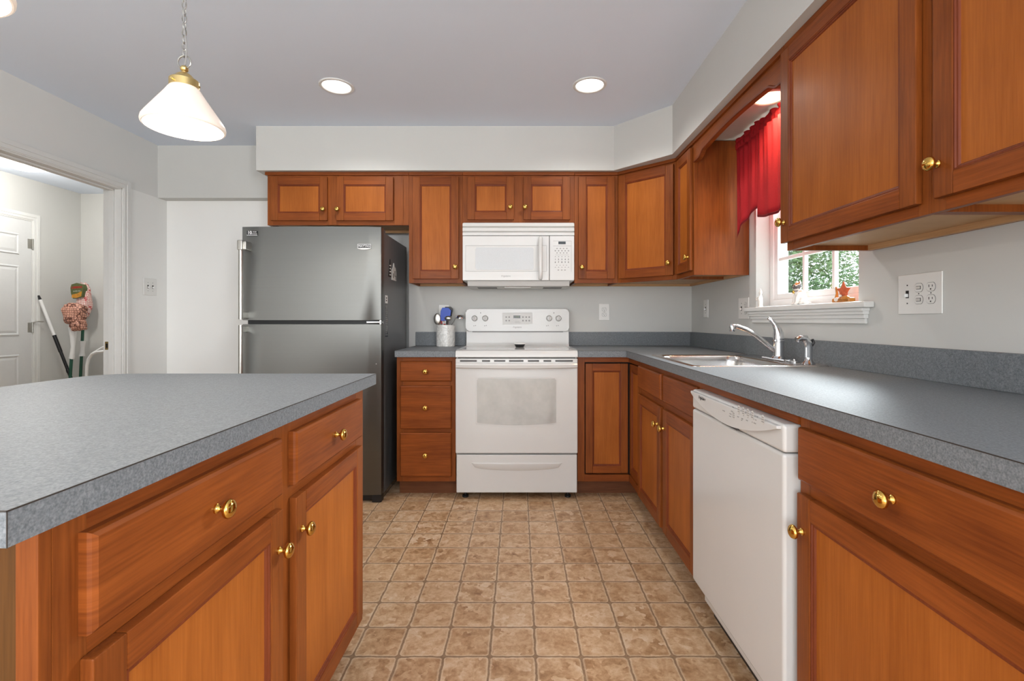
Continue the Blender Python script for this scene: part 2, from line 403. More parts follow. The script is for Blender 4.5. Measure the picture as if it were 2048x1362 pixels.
def text(s, size, name, mat, parent, pos, u, up, shear=0, align='CENTER', bold=0, depth=.0004, spacing=1.0):
    cu = bpy.data.curves.new(name, 'FONT'); cu.body = s; cu.size = size; cu.shear = shear; cu.align_x = align; cu.align_y = 'CENTER'
    cu.extrude = depth; cu.offset = bold; cu.space_character = spacing; cu.resolution_u = 3
    tmp = bpy.data.objects.new('tmp_text', cu); me = bpy.data.meshes.new_from_object(tmp)
    bpy.data.objects.remove(tmp); bpy.data.curves.remove(cu)
    u = Vector(u).normalized(); up = Vector(up).normalized(); n = u.cross(up)
    mt = Matrix(((u.x, up.x, n.x), (u.y, up.y, n.y), (u.z, up.z, n.z))).to_4x4()
    og = world_origin(parent)
    mt = Matrix.Translation(Vector(pos) - og) @ mt
    me.transform(mt); me.materials.clear(); me.materials.append(M[mat])
    o = bpy.data.objects.new(name, me); C.objects.link(o); o.parent = parent; ORIGIN[o.name] = og
    return o
def frame_m(P, u, n):
    """local (u, n, z) -> world; n points out of the cabinet face"""
    u = Vector(u).normalized(); n = Vector(n).normalized()
    return Matrix(((u.x, n.x, 0, P[0]), (u.y, n.y, 0, P[1]), (u.z, n.z, 1, P[2]), (0, 0, 0, 1)))

# shared knob mesh, axis along -Y (head towards -Y)
def knob_mesh():
    mb = MB()
    mb.lathe([(0, 0), (.0085, 0), (.0085, .003), (.0055, .006), (.005, .012), (.007, .0145), (.012, .0165), (.0158, .0195), (.0168, .0225), (.0160, .0255), (.0135, .0285), (.009, .0308), (.0045, .0318), (0, .032)], axis='-y', n=20)
    bmesh.ops.recalc_face_normals(mb.bm, faces=mb.bm.faces)
    me = bpy.data.meshes.new('knob'); mb.bm.to_mesh(me); mb.bm.free(); me.materials.append(M['brass'])
    for p in me.polygons: p.use_smooth = True
    me.set_sharp_from_angle(angle=R(40)); return me
KNOB = knob_mesh()
def knob(parent, pos, n):
    """brass knob sitting at pos, pointing along n"""
    o = bpy.data.objects.new('knob', KNOB); C.objects.link(o); o.parent = parent
    o.location = Vector(pos) - world_origin(parent)
    o.rotation_euler = (0, 0, math.atan2(n[0], -n[1])); o['label'] = 'round brass knob'; return o

def door(parent, Fm, u0, u1, z0, z1, t=.019, n0=0.0, st=.052, knob_at=None, name='door'):
    """five-piece cabinet door: stiles, rails, bead and recessed panel in one mesh; its knob is a sub-part"""
    mb = MB(Fm); n1 = n0 + t
    mb.box(u0, u0 + st, n0, n1, z0, z1, .0035, 0); mb.box(u1 - st, u1, n0, n1, z0, z1, .0035, 0)
    mb.box(u0 + st, u1 - st, n0, n1 - .0004, z0, z0 + st, .0025, 1); mb.box(u0 + st, u1 - st, n0, n1 - .0004, z1 - st, z1, .0025, 1)
    bw, pd = .011, .010
    a0, a1, b0, b1 = u0 + st, u1 - st, z0 + st, z1 - st
    mb.box(a0 + bw * .5, a1 - bw * .5, n0 + .002, n1 - pd, b0 + bw * .5, b1 - bw * .5, 0, 2)
    o_ = [(a0, b0), (a1, b0), (a1, b1), (a0, b1)]
    def ring(i): return [(a0 + i, b0 + i), (a1 - i, b0 + i), (a1 - i, b1 - i), (a0 + i, b1 - i)]
    lv = [(0, n1 - .0022), (.0035, n1 - .0022), (.005, n1 - .0052), (.0085, n1 - .006), (bw, n1 - pd)]
    for (i0, h0), (i1, h1) in zip(lv, lv[1:]):
        A, B = ring(i0), ring(i1)
        for k in range(4):
            k2 = (k + 1) % 4
            mb.quad([(A[k][0], h0, A[k][1]), (A[k2][0], h0, A[k2][1]), (B[k2][0], h1, B[k2][1]), (B[k][0], h1, B[k][1])], 3)
    d = build(mb, name, ['wood_v', 'wood_h', 'wood_p', 'wood_bead'], parent, recalc=True)
    if knob_at: knob(d, Fm @ Vector((knob_at[0], n1, knob_at[1])), Fm.to_3x3() @ Vector((0, 1, 0)))
    return d
def drawer(parent, Fm, u0, u1, z0, z1, t=.019, knob_on=True, name='drawer'):
    mb = MB(Fm)
    mb.box(u0, u1, 0, t * .55, z0, z1, 0, 0)
    t_ = t; e = .007
    A = [(u0, z0), (u1, z0), (u1, z1), (u0, z1)]; B = [(u0 + e, z0 + e), (u1 - e, z0 + e), (u1 - e, z1 - e), (u0 + e, z1 - e)]
    lv = [(0, t * .55), (.002, t * .8), (.007, t)]
    def ring(i): return [(u0 + i, z0 + i), (u1 - i, z0 + i), (u1 - i, z1 - i), (u0 + i, z1 - i)]
    for (i0, h0), (i1, h1) in zip(lv, lv[1:]):
        A, B = ring(i0), ring(i1)
        for k in range(4):
            k2 = (k + 1) % 4
            mb.quad([(A[k][0], h0, A[k][1]), (A[k2][0], h0, A[k2][1]), (B[k2][0], h1, B[k2][1]), (B[k][0], h1, B[k][1])], 0)
    B = ring(.007); mb.quad([(x, t, z) for x, z in B], 0)
    d = build(mb, name, 'wood_h', parent)
    if knob_on: knob(d, Fm @ Vector(((u0 + u1) / 2, t, (z0 + z1) / 2)), Fm.to_3x3() @ Vector((0, 1, 0)))
    return d
def face_frame(parent, Fm, u0, u1, z0, z1, stiles, rails, t=.019):
    """stiles: list of (ua,ub); rails: list of (za,zb,ua,ub)"""
    mb = MB(Fm)
    for a, b in stiles: mb.box(a, b, -t, 0, z0, z1, .0012, 0)
    for a, b, c, d in rails: mb.box(c, d, -t, -.0003, a, b, .001, 1)
    return build(mb, 'face_frame', ['wood_v', 'wood_h'], parent)

# ------------------------------------------------------------------ THE SETTING
ZC = 2.435; YB = 3.62; XR = 1.302; XL = -2.725; YF = -3.3
XLL, YLB = -4.565, 5.0                                     # laundry
mb = MB(); mb.box(-4.7, 1.45, YF - .1, 5.1, -.05, 0); struct('floor', mb, 'floor')
mb = MB(); mb.box(-4.7, 1.45, YF - .1, 5.1, ZC, ZC + .06); struct('ceiling', mb, 'ceiling')
# back wall: upper band and kitchen part at YB, the bay beside the refrigerator set back under a header
mb = MB()
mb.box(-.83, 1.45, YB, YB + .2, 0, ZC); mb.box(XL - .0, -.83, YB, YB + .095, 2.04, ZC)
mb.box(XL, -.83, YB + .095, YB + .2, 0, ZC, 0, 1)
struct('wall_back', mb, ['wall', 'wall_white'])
# left wall with the doorway (y 2.05..3.30, z 0..2.03)
mb = MB(); DY0, DY1, DZ = 2.05, 3.30, 2.03
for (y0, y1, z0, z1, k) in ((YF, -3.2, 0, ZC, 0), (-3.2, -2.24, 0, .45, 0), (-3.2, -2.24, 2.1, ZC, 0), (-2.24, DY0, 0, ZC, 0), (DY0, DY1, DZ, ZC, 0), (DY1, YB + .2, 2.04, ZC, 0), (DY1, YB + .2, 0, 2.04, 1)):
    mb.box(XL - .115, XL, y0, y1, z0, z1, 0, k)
struct('wall_left', mb, ['wall_lit', 'wall_white'])
# right wall with the sink window hole, plus an added opening for the fill light
WY0, WY1, WZ0, WZ1 = 1.84, 2.637, 1.175, 2.06
mb = MB()
for (y0, y1, z0, z1) in ((YF, -2.55, 0, ZC), (-2.55, -.95, 0, .82), (-2.55, -.95, 2.08, ZC), (-.95, WY0, 0, ZC), (WY1, YB, 0, ZC), (WY0, WY1, 0, WZ0), (WY0, WY1, WZ1, ZC)): mb.box(XR, XR + .148, y0, y1, z0, z1)
struct('wall_right', mb, 'wall')
# wall behind the camera with the patio door opening
mb = MB()
for (x0, x1, z0, z1) in ((XL - .1, -2.55, 0, ZC), (.75, 1.45, 0, ZC), (-2.55, .75, 2.12, ZC)): mb.box(x0, x1, YF - .12, YF, z0, z1)
struct('wall_front', mb, 'wall')
# laundry shell
mb = MB(); mb.box(XLL - .1, XLL, .9, 5.1, 0, ZC); struct('wall_laundry_left', mb, 'wall')
mb = MB(); mb.box(XLL, XL - .115, YLB, YLB + .1, 0, ZC); struct('wall_laundry_back', mb, 'wall')
mb = MB(); mb.box(XLL, XL - .115, .8, .9, 0, ZC); struct('wall_laundry_front', mb, 'wall')
mb = MB(); mb.box(XL - .115, XL, YB + .2, YLB, 0, ZC); struct('wall_laundry_right', mb, 'wall')
# soffit above the wall cabinets (back run, diagonal, right run)
ZS = 2.134
mb = MB(); mb.prism([(-1.785, YB), (-1.785, 3.258), (.645, 3.258), (.94, 2.94), (.94, .45), (XR, .45), (XR, YB)], ZS, ZC)
struct('ceiling_soffit', mb, 'wall', 'boxed soffit above the wall cabinets')
# doorway jamb and casing on the left wall
mb = MB(); T = .018
xa, xb = XL - .118, XL + .003
mb.box(xa, xb, DY1 - T, DY1, 0, DZ, .002); mb.box(xa, xb, DY0, DY0 + T, 0, DZ, .002); mb.box(xa, xb, DY0, DY1, DZ - T, DZ, .002)
mb.box(XL - .075, XL - .04, DY1 - T - .011, DY1 - T, 0, DZ - T, .002); mb.box(XL - .075, XL - .04, DY0, DY1, DZ - T - .011, DZ - T, .002)   # stop
def casing(mb, x, sgn, y0, y1, z1, w=.06):
    """stepped door casing on a wall facing sgn*x"""
    for i, (a, b, th) in enumerate(((0, w, .009), (.006, w * .86, .013), (.03, w * .99, .017))):
        X0, X1 = sorted((x, x + sgn * th))
        mb.box(X0, X1, y1 + a, y1 + b, 0, z1 + b, .0025); mb.box(X0, X1, y0 - b, y0 - a, 0, z1 + b, .0025)
        mb.box(X0, X1, y0 - a, y1 + a, z1 + a, z1 + b, .0025)
casing(mb, XL, 1, DY0 - .005 + .012, DY1 - .012 + .005, DZ - .01)
t2 = struct('trim_2', mb, 'trim', 'white casing around the doorway in the left wall')
mb = MB(); mb.box(XL - .105, XL - .078, DY1 - T - .002, DY1 - T + .0005, .915, .97, .0006); mb.box(XL - .098, XL - .085, DY1 - T - .0026, DY1 - T - .0015, .928, .957, 0, 1)
tag(build(mb, 'strike_plate', ['brass_dull', 'black'], t2), 'antique brass strike plate')
# baseboards
mb = MB(); mb.box(XL, XL + .014, DY1 + .06, YB + .095, 0, .09, .003); struct('baseboard_left', mb, 'trim')
mb = MB(); mb.box(XL, -1.0, YB + .081, YB + .095, 0, .09, .003); struct('baseboard_back', mb, 'trim')
mb = MB(); mb.box(XLL, XLL + .014, 4.57, YLB, 0, .09, .003); mb.box(XLL, XL - .115, YLB - .014, YLB, 0, .09, .003); struct('baseboard_laundry', mb, 'trim')
# laundry six-panel door
def laundry_door():
    y0, y1, X = 3.68, 4.49, XLL + .004
    mb = MB(); mb.box(X - .03, X, y0, y1, .01, 2.04, .002)
    d = struct('door_1', mb, 'door', 'white six panel door in the room beyond the doorway')
    for (a, b) in ((3.79, 4.035), (4.135, 4.38)):
        for (z0, z1) in ((1.716, 1.909), (.978, 1.616), (.22, .805)):
            p = MB()
            lv = [(0, .0), (.006, .007), (.014, .007), (.022, .001), (.045, .006)]
            for (i0, h0), (i1, h1) in zip(lv, lv[1:]):
                A = [(a + i0, z0 + i0), (b - i0, z0 + i0), (b - i0, z1 - i0), (a + i0, z1 - i0)]
                B = [(a + i1, z0 + i1), (b - i1, z0 + i1), (b - i1, z1 - i1), (a + i1, z1 - i1)]
                for k in range(4):
                    k2 = (k + 1) % 4
                    p.quad([(X + h0, *A[k]), (X + h0, *A[k2]), (X + h1, *B[k2]), (X + h1, *B[k])])
            p.quad([(X + .006, y, z) for y, z in ((a + .045, z0 + .045), (b - .045, z0 + .045), (b - .045, z1 - .045), (a + .045, z1 - .045))])
            build(p, 'door_panel', 'door', d)
    for z in (1.83, 1.05, .25):
        h = MB(); h.lathe([(0, -.05), (.0075, -.05), (.0075, .05), (0, .05)], (X + .006, y1 + .006, z), n=12); h.box(X, X + .002, y1 - .035, y1, z - .045, z + .045, .0005)
        build(h, 'hinge', 'nickel', d)
    h = MB(); h.tube([(X + .01, y1 + .01, 1.1), (X + .03, y1 + .03, 1.105), (X + .032, y1 + .08, 1.103)], .005, 8); build(h, 'door_latch', 'nickel', d)
    mb = MB(); casing(mb, XLL, 1, y0 - .012, y1 + .012, 2.05)
    mb.box(XLL, XLL + .006, y1 + .001, y1 + .014, 0, 2.05); mb.box(XLL, XLL + .006, y0, y1, 2.042, 2.055)
    struct('trim_1', mb, 'trim', 'white casing around the six panel door')
laundry_door()

# patio door frame behind the camera (daylight comes through it)
mb = MB()
for x in (-2.55, -.93, .69): mb.box(x, x + .06, YF - .09, YF - .03, 0, 2.12, .004)
mb.box(-2.55, .75, YF - .09, YF - .03, 2.06, 2.12, .004); mb.box(-2.55, .75, YF - .09, YF - .03, 0, .05, .004)
w = struct('door_2', mb, 'sash', 'white sliding patio door frame')
mb = MB(); 
for y in (-3.2, -2.75, -2.3): mb.box(XL - .09, XL - .03, y, y + .06, .45, 2.1, .004)
mb.box(XL - .09, XL - .03, -3.2, -2.24, .45, .5, .004); mb.box(XL - .09, XL - .03, -3.2, -2.24, 2.05, 2.1, .004)
struct('window_2', mb, 'sash', 'white dining window frame')

mb = MB()
for y in (-2.55, -1.78, -1.01): mb.box(XR + .02, XR + .08, y, y + .06, .82, 2.08, .004)
mb.box(XR + .02, XR + .08, -2.55, -.95, .82, .87, .004); mb.box(XR + .02, XR + .08, -2.55, -.95, 2.03, 2.08, .004)
struct('fill_window_frame', mb, 'sash', 'white window frame added around the fill light behind the camera')  # unseen frame, added only to go with the fill light

# sink window: frame, two sashes with muntins, glass
def sink_window():
    y0, y1, z0, z1 = WY0, WY1, WZ0 + .012, WZ1
    mb = MB(); f = .034
    xa, xb = 1.378, 1.462
    mb.box(xa, xb, y1 - f, y1, z0, z1, .003); mb.box(xa, xb, y0, y0 + f, z0, z1, .003)
    mb.box(xa, xb, y0 + f, y1 - f, z0, z0 + .04, .003); mb.box(xa, xb, y0 + f, y1 - f, z1 - f, z1, .003)
    w = struct('window_1', mb, 'sash', 'white double hung window over the sink')
    def sash(x, a, b, rail0, rail1, name):
        m = MB(); s = .03; yy0, yy1 = y0 + f, y1 - f
        m.box(x, x + .03, yy1 - s, yy1, a, b, .003); m.box(x, x + .03, yy0, yy0 + s, a, b, .003)
        m.box(x, x + .03, yy0 + s, yy1 - s, a, a + rail0, .003); m.box(x, x + .03, yy0 + s, yy1 - s, b - rail1, b, .003)
        o = build(m, name, 'sash', w)
        g = MB(); g.box(x + .014, x + .017, yy0 + s, yy1 - s, a + rail0, b - rail1); build(g, 'glass_pane', 'glass', o)
        u = MB()
        for k in (1, 2):
            y = yy0 + s + (yy1 - yy0 - 2 * s) * k / 3; u.box(x + .006, x + .026, y - .009, y + .009, a + rail0, b - rail1, .003)
        z = (a + rail0 + b - rail1) / 2
        u.box(x + .0065, x + .0255, yy0 + s, yy1 - s, z - .009, z + .009, .003)
        build(u, 'muntin_grid', 'sash', o)
    sash(1.386, z0 + .04, 1.655, .03, .03, 'lower_sash'); sash(1.42, 1.63, z1 - f, .03, .035, 'upper_sash')
sink_window()
mb = MB(); mb.box(1.3016, 1.378, WY0 + .001, WY1 - .001, 1.1632, 1.1868); mb.box(1.262, 1.3015, 1.755, 2.70, 1.163, 1.187, .006)
for (x, z0, z1) in ((1.29, 1.103, 1.163), (1.283, 1.123, 1.163), (1.276, 1.138, 1.163), (1.27, 1.15, 1.163)): mb.box(x, XR - .0005, 1.79 - (1.29 - x) * .6, 2.66 + (1.29 - x) * .6, z0, z1, .003)
struct('trim_3', mb, 'trim', 'white window stool and moulded apron under the sink window')

# outdoors
mb = MB(); mb.box(1.6, 60, -10, 60, -.6, -.5); struct('ground', mb, 'grass')
def tree(loc, blobs, mat, label, n_leaf, trunk_h, size=.05):
    t = thing('tree', loc, label, 'tree')
    m = MB(); m.tube([(loc[0], loc[1], -.5), (loc[0] + .05, loc[1], trunk_h * .5), (loc[0], loc[1] + .05, trunk_h)], [.16, .12, .07], 10); build(m, 'trunk', 'bark', t)
    b = bmesh.new()
    for (cx, cy, cz, r) in blobs:
        for k in range(n_leaf):
            while True:
                v = Vector((random.uniform(-1, 1), random.uniform(-1, 1), random.uniform(-1, 1)))
                if .25 < v.length < 1: break
            c = Vector((loc[0] + cx, loc[1] + cy, cz)) + v * r
            a = Vector((random.gauss(0, 1), random.gauss(0, 1), random.gauss(0, 1))).normalized(); bb = a.orthogonal().normalized()
            s = size * random.uniform(.5, 1.1)
            b.faces.new([b.verts.new(c + a * s), b.verts.new(c + bb * s * .45), b.verts.new(c - a * s), b.verts.new(c - bb * s * .45)])
    mm = MB(); mm.bm.free(); mm.bm = b
    build(mm, 'foliage', mat, t, recalc=False)
tree((5.02, 9.6, -.5), [(0, 0, 2.6, 1.3), (.5, -.6, 1.9, .9), (-.9, .4, 2.0, 1.1), (.7, .4, 3.2, .9), (-.4, -.5, 1.2, .8), (.3, .3, 1.0, .8)], 'leaf', 'pale green leafy tree outside the sink window', 6500, 2.6)
tree((8.2, 17.0, -.5), [(-1.2, 0, 2.2, 1.5), (0, 0, 1.5, 1.3), (.4, .3, 2.6, 1.2), (-2.0, .3, 1.3, 1.3)], 'leaf2', 'darker green tree farther off behind the pale leafy one', 5000, 2.4)
t = thing('fence', (7.6, 10.6, -.5), 'white board fence outside at the right edge of the sink window', 'fence')
m = MB()
for k in range(9): m.box(6.9 + k * .2, 7.08 + k * .2, 10.6, 10.63, -.5, 1.7, .004)
build(m, 'fence_board', 'fence', t)
for z in (-.1, 1.3): m = MB(); m.box(6.85, 8.8, 10.63, 10.67, z, z + .1); build(m, 'fence_rail', 'fence', t)

# ------------------------------------------------------------------ BASE CABINETS AND WORKTOPS
ZW = .926                                                   # worktop height
BZ1 = .8855                                                  # cabinet top, under the worktop
YFR = 3.028; XFR = .694                                      # face-frame planes of the two runs
def base_carcass(parent, Fm, u0, u1, depth, toe=.075):
    m = MB(Fm); m.box(u0, u1, -depth, -.019, .1, BZ1); build(m, 'carcass', 'wood_v', parent)
    m = MB(Fm); m.box(u0, u1, -toe - .015, -toe, .0005, .1); build(m, 'toe_kick', 'wood_dark', parent)

# drawer base between refrigerator and range
x0, x1 = -.771, -.3995
t = thing('drawer_cabinet', ((x0 + x1) / 2, YB - .01, 0), 'three drawer base cabinet between the refrigerator and the white range', 'cabinet')
F = frame_m((0, YFR, 0), (1, 0, 0), (0, -1, 0))
base_carcass(t, F, x0, x1, YB - YFR - .003)
face_frame(t, F, x0, x1, .1, BZ1, [(x0, x0 + .04), (x1 - .04, x1)], [(a, b, x0 + .04, x1 - .04) for a, b in ((.1, .145), (.395, .445), (.69, .745), (.845, BZ1))])
for (a, b) in ((.733, .859), (.434, .706), (.135, .41)): drawer(t, F, -.747, -.4235, a, b)

# corner base cabinet with a folding pair of doors
t = thing('corner_cabinet', (.36 + .5, YB - .3, 0), 'corner base cabinet with two narrow doors hinged at the inside corner', 'cabinet')
Fb = frame_m((0, YFR, 0), (1, 0, 0), (0, -1, 0)); Fr = frame_m((XFR, 0, 0), (0, -1, 0), (-1, 0, 0))
m = MB(); m.prism([(.372, YB - .003), (.372, YFR + .03), (XFR + .03, YFR + .03), (XFR + .03, 2.762), (XR - .003, 2.762), (XR - .003, YB - .003)], .1, BZ1); build(m, 'carcass', 'inside', t)
m = MB(Fb)
m.box(.369, .414, -.03, 0, .1, BZ1, .001, 0); m.box(.414, XFR, -.03, -.0003, .1, .142, .001, 1); m.box(.414, XFR, -.03, -.0003, .852, BZ1, .001, 1)
m.M = Fr
m.box(-YFR, -2.765, -.03, -.0003, .1, .142, .001, 1); m.box(-YFR, -2.765, -.03, -.0003, .852, BZ1, .001, 1)
build(m, 'face_frame', ['wood_v', 'wood_h'], t)
m = MB(); m.box(.372, XFR + .075, YFR + .075, YFR + .09, .0005, .1); m.box(XFR + .075, XFR + .09, 2.765, YFR + .09, .0005, .1); build(m, 'toe_kick', 'wood_dark', t)
door(t, Fb, .42, .689, .15, .843, n0=-.022, st=.045, name='door'); door(t, Fr, -YFR + .0, -2.776, .15, .843, n0=-.022, st=.045, name='door')

# sink base
F = Fr; u0, u1 = -2.762, -1.822
t = thing('sink_cabinet', (XR - .3, 2.29, 0), 'base cabinet under the sink with two doors and two false drawer fronts', 'cabinet')
m = MB(F); m.box(u0, u1, -.59, -.019, .1, .68); m.box(u0, u0 + .016, -.59, -.019, .68, BZ1); m.box(u1 - .016, u1, -.59, -.019, .68, BZ1); build(m, 'carcass', 'wood_v', t)
m = MB(F); m.box(u0, u1, -.09, -.075, .0005, .1); build(m, 'toe_kick', 'wood_dark', t)
um = (u0 + u1) / 2
face_frame(t, F, u0, u1, .1, BZ1, [(u0, u0 + .04), (um - .03, um + .03), (u1 - .04, u1)], [(a, b, u0 + .04, u1 - .04) for a, b in ((.1, .14), (.69, .745), (.845, BZ1))])
for (a, b, kx) in ((-2.735, -2.305, -2.335), (-2.258, -1.845, -2.232)):
    drawer(t, F, a, b, .733, .859, knob_on=False, name='false_drawer_front')
    door(t, F, a, b, .12, .70, knob_at=(kx, .612))

# base cabinet nearest the camera on the right
u0, u1 = -1.183, -.55
t = thing('base_cabinet', (XR - .3, .87, 0), 'base cabinet right of the dishwasher with one wide drawer over a door', 'cabinet')
base_carcass(t, F, u0, u1, .6)
face_frame(t, F, u0, u1, .1, BZ1, [(u0, u0 + .04), (u1 - .04, u1)], [(a, b, u0 + .04, u1 - .04) for a, b in ((.1, .14), (.69, .745), (.845, BZ1))])
drawer(t, F, -1.168, -.565, .728, .856); door(t, F, -1.168, -.565, .12, .698, knob_at=(-1.143, .612))

# worktops
def worktop_left():
    t = thing('worktop', (-.59, 3.3, .886), 'short grey laminate worktop left of the range under the utensil crock', 'worktop')
    m = MB(); m.box(-.776, -.3985, 2.995, YB, .886, ZW - .0015, .002); m.box(-.776, -.3985, 2.9955, YB, ZW - .0014, ZW, 0, 0); build(m, 'slab', 'lam', t)
    m = MB(); m.box(-.776, -.3985, YB - .019, YB, ZW, 1.029, .002); build(m, 'backsplash', 'lam', t)
    m = MB(); m.box(-.777, -.3985, 2.9945, 2.9955, ZW - .0016, ZW - .0002); build(m, 'edge_seam', 'seam', t)
worktop_left()
SX0, SX1, SY0, SY1 = .745, 1.262, 1.985, 2.58              # sink cut-out
def worktop_right():
    t = thing('worktop', (1.0, 2.2, .886), 'long L shaped grey laminate worktop holding the sink', 'worktop')
    m = MB()
    xc = .669
    m.box(.368, XR, 2.995, YB, .886, ZW); m.box(xc, XR, SY1, 2.995, .886, ZW); m.box(xc, XR, .53, SY0, .886, ZW)
    m.box(xc, SX0, SY0, SY1, .886, ZW); m.box(SX1, XR, SY0, SY1, .886, ZW)
    build(m, 'slab', 'lam', t)
    m = MB(); m.box(.368, XR, YB - .019, YB, ZW, 1.029, .002); m.box(XR - .019, XR, .53, YB - .019, ZW, 1.029, .002); build(m, 'backsplash', 'lam', t)
    m = MB(); m.box(XFR - .004, XFR + .016, 1.186, 1.8205, .8585, .8858); build(m, 'support_rail', 'wood_h', t)
    m = MB(); m.box(.368, xc, 2.9943, 2.9952, ZW - .0016, ZW + .0002); m.box(xc - .0007, xc + .0003, .53, 2.995, ZW - .0016, ZW + .0002); build(m, 'edge_seam', 'seam', t)
worktop_right()

# island
F = frame_m((-.54, 0, 0), (0, 1, 0), (1, 0, 0))
t = thing('kitchen_island', (-.98, 1.1, 0), 'wooden island base with two drawers above two doors', 'cabinet')
m = MB(); m.box(-1.40, -.559, .545, 1.66, .1, .8885); build(m, 'carcass', 'wood_v', t)
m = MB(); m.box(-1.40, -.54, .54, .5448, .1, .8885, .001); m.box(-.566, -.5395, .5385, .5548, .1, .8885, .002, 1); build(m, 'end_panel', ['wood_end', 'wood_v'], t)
m = MB(F); m.box(.56, 1.65, -.09, -.075, .0005, .1); m.box(.56, 1.65, -.8, -.785, .0005, .1); m.box(.60, .615, -.78, -.09, .0005, .1); build(m, 'toe_kick', 'wood_dark', t)
face_frame(t, F, .555, 1.66, .1, .8885, [(.555, .60), (1.05, 1.14), (1.59, 1.66)], [(a, b, .60, 1.59) for a, b in ((.1, .14), (.69, .745), (.845, .8885))])
for (a, b, kx) in ((.588, 1.063, 1.04), (1.125, 1.60, 1.15)):
    drawer(t, F, a, b, .728, .855); door(t, F, a, b, .12, .70, knob_at=(kx, .617))
t = thing('island_worktop', (-.99, 1.1, .8886), 'large grey speckled laminate worktop on the island', 'worktop')
pts = [(-.509, .477), (-.509, 1.71), (-1.36, 1.71)] + [(-1.36 - .115 * math.sin(R(a)), 1.595 + .115 * math.cos(R(a))) for a in (15, 30, 45, 60, 75)] + [(-1.475, 1.595), (-1.475, .477)]
m = MB(); m.prism(pts, .8886, ZW); build(m, 'slab', 'lam', t)
m = MB(); m.box(-.5093, -.5084, .4765, 1.7103, ZW - .0015, ZW + .0002); m.box(-1.475, -.5084, .4764, .4773, ZW - .0015, ZW + .0002); m.box(-.5092, -.5083, .4764, .4772, .8886, ZW); build(m, 'edge_seam', 'seam', t)

# ------------------------------------------------------------------ WALL CABINETS
UZ0, UZ1 = 1.372, 2.130; YU = 3.30; XU = .99
Fb = frame_m((0, YU, 0), (1, 0, 0), (0, -1, 0)); Fr = frame_m((XU, 0, 0), (0, -1, 0), (-1, 0, 0))
def upper(name, label, Fm, u0, u1, z0, doors, depth, stiles=.038, mid=(), crown=True, bottom_mat='maple', rail=.028, crown_l=0):
    P = Fm @ Vector(((u0 + u1) / 2, -depth, z0))
    t = thing(name, P, label, 'cabinet')
    m = MB(Fm); b = .016
    m.box(u0, u0 + b, -depth, -.019, z0, UZ1); m.box(u1 - b, u1, -depth, -.019, z0, UZ1); m.box(u0 + b, u1 - b, -depth, -.019, UZ1 - b, UZ1); m.box(u0 + b, u1 - b, -depth, -depth + .006, z0, UZ1 - b)
    build(m, 'carcass', 'wood_v', t)
    m = MB(Fm); m.box(u0 + b, u1 - b, -depth + .006, -.019, z0 + .018, z0 + .03, 0); m.box(u0 + b, u1 - b, -depth + .006, -depth + .022, z0, z0 + .018); build(m, 'bottom_panel', bottom_mat, t)
    sl = [(u0, u0 + stiles), (u1 - stiles, u1)] + list(mid)
    face_frame(t, Fm, u0, u1, z0, UZ1, sl, [(z0, z0 + rail + .012, u0 + stiles, u1 - stiles), (UZ1 - .045, UZ1, u0 + stiles, u1 - stiles)])
    m = MB(Fm); m.box(u0 + stiles, u1 - stiles, -.0195, -.014, z0 + rail, UZ1 - .04); build(m, 'interior', 'inside', t)
    if crown:
        m = MB(Fm); m.box(u0 - crown_l, u1, -.004, .012, UZ1 - .018, UZ1 + .0035, .003); build(m, 'crown_strip', 'wood_h', t)
    for (a, b_, c, d, kx, kz) in doors: door(t, Fm, a, b_, c, d, knob_at=(kx, kz))
    return t
D = YB - YU - .003
upper('wall_cabinet', 'short two door wall cabinet above the refrigerator', Fb, -1.729, -.757, 1.770,
      [(-1.702, -1.312, 1.799, 2.098, -1.335, 1.873), (-1.251, -.860, 1.799, 2.098, -1.238, 1.873)], D, mid=[(-1.312 - .012, -1.251 + .012), (-.868, -.796)], crown_l=.013)
upper('wall_cabinet', 'tall single door wall cabinet left of the microwave', Fb, -.7565, -.387, UZ0, [(-.729, -.413, 1.400, 2.098, -.435, 1.48)], D)
upper('wall_cabinet', 'short two door wall cabinet directly above the microwave', Fb, -.3865, .3805, 1.785,
      [(-.354, -.034, 1.805, 2.098, -.058, 1.888), (.030, .350, 1.805, 2.098, .042, 1.888)], D, mid=[(-.046, .042)])
upper('wall_cabinet', 'narrow single door wall cabinet right of the microwave', Fb, .381, .6795, UZ0, [(.407, .656, 1.400, 2.098, .429, 1.478)], D)
# diagonal corner wall cabinet
A_, B_ = Vector((.6805, YU, 0)), Vector((XU, 3.012, 0)); ud = (B_ - A_).normalized(); nd = Vector((ud.y, -ud.x, 0))
if nd.y > 0: nd = -nd
L_ = (B_ - A_).length; Fd = frame_m(A_, ud, nd)
t = thing('corner_wall_cabinet', (1.1, 3.45, UZ0), 'diagonal single door wall cabinet in the corner', 'cabinet')
off = nd * -.02
def poly(a, b): return [(a.x, a.y), (b.x, b.y), (XR - .003, b.y), (XR - .003, YB - .003), (a.x, YB - .003)]
m = MB(); m.prism(poly(A_ + off + Vector((.0, .0, 0)), B_ + off), UZ0 + .03, UZ1); build(m, 'carcass', 'wood_v', t)
m = MB(); m.prism(poly(A_ + off * 1.01, B_ + off * 1.01), UZ0 + .016, UZ0 + .0299)
m.box(A_.x, XR - .003, YB - .02, YB - .003, UZ0, UZ0 + .016); m.box(XR - .02, XR - .003, B_.y + .02, YB - .02, UZ0, UZ0 + .016); build(m, 'bottom_panel', 'maple', t)
m = MB(Fd)
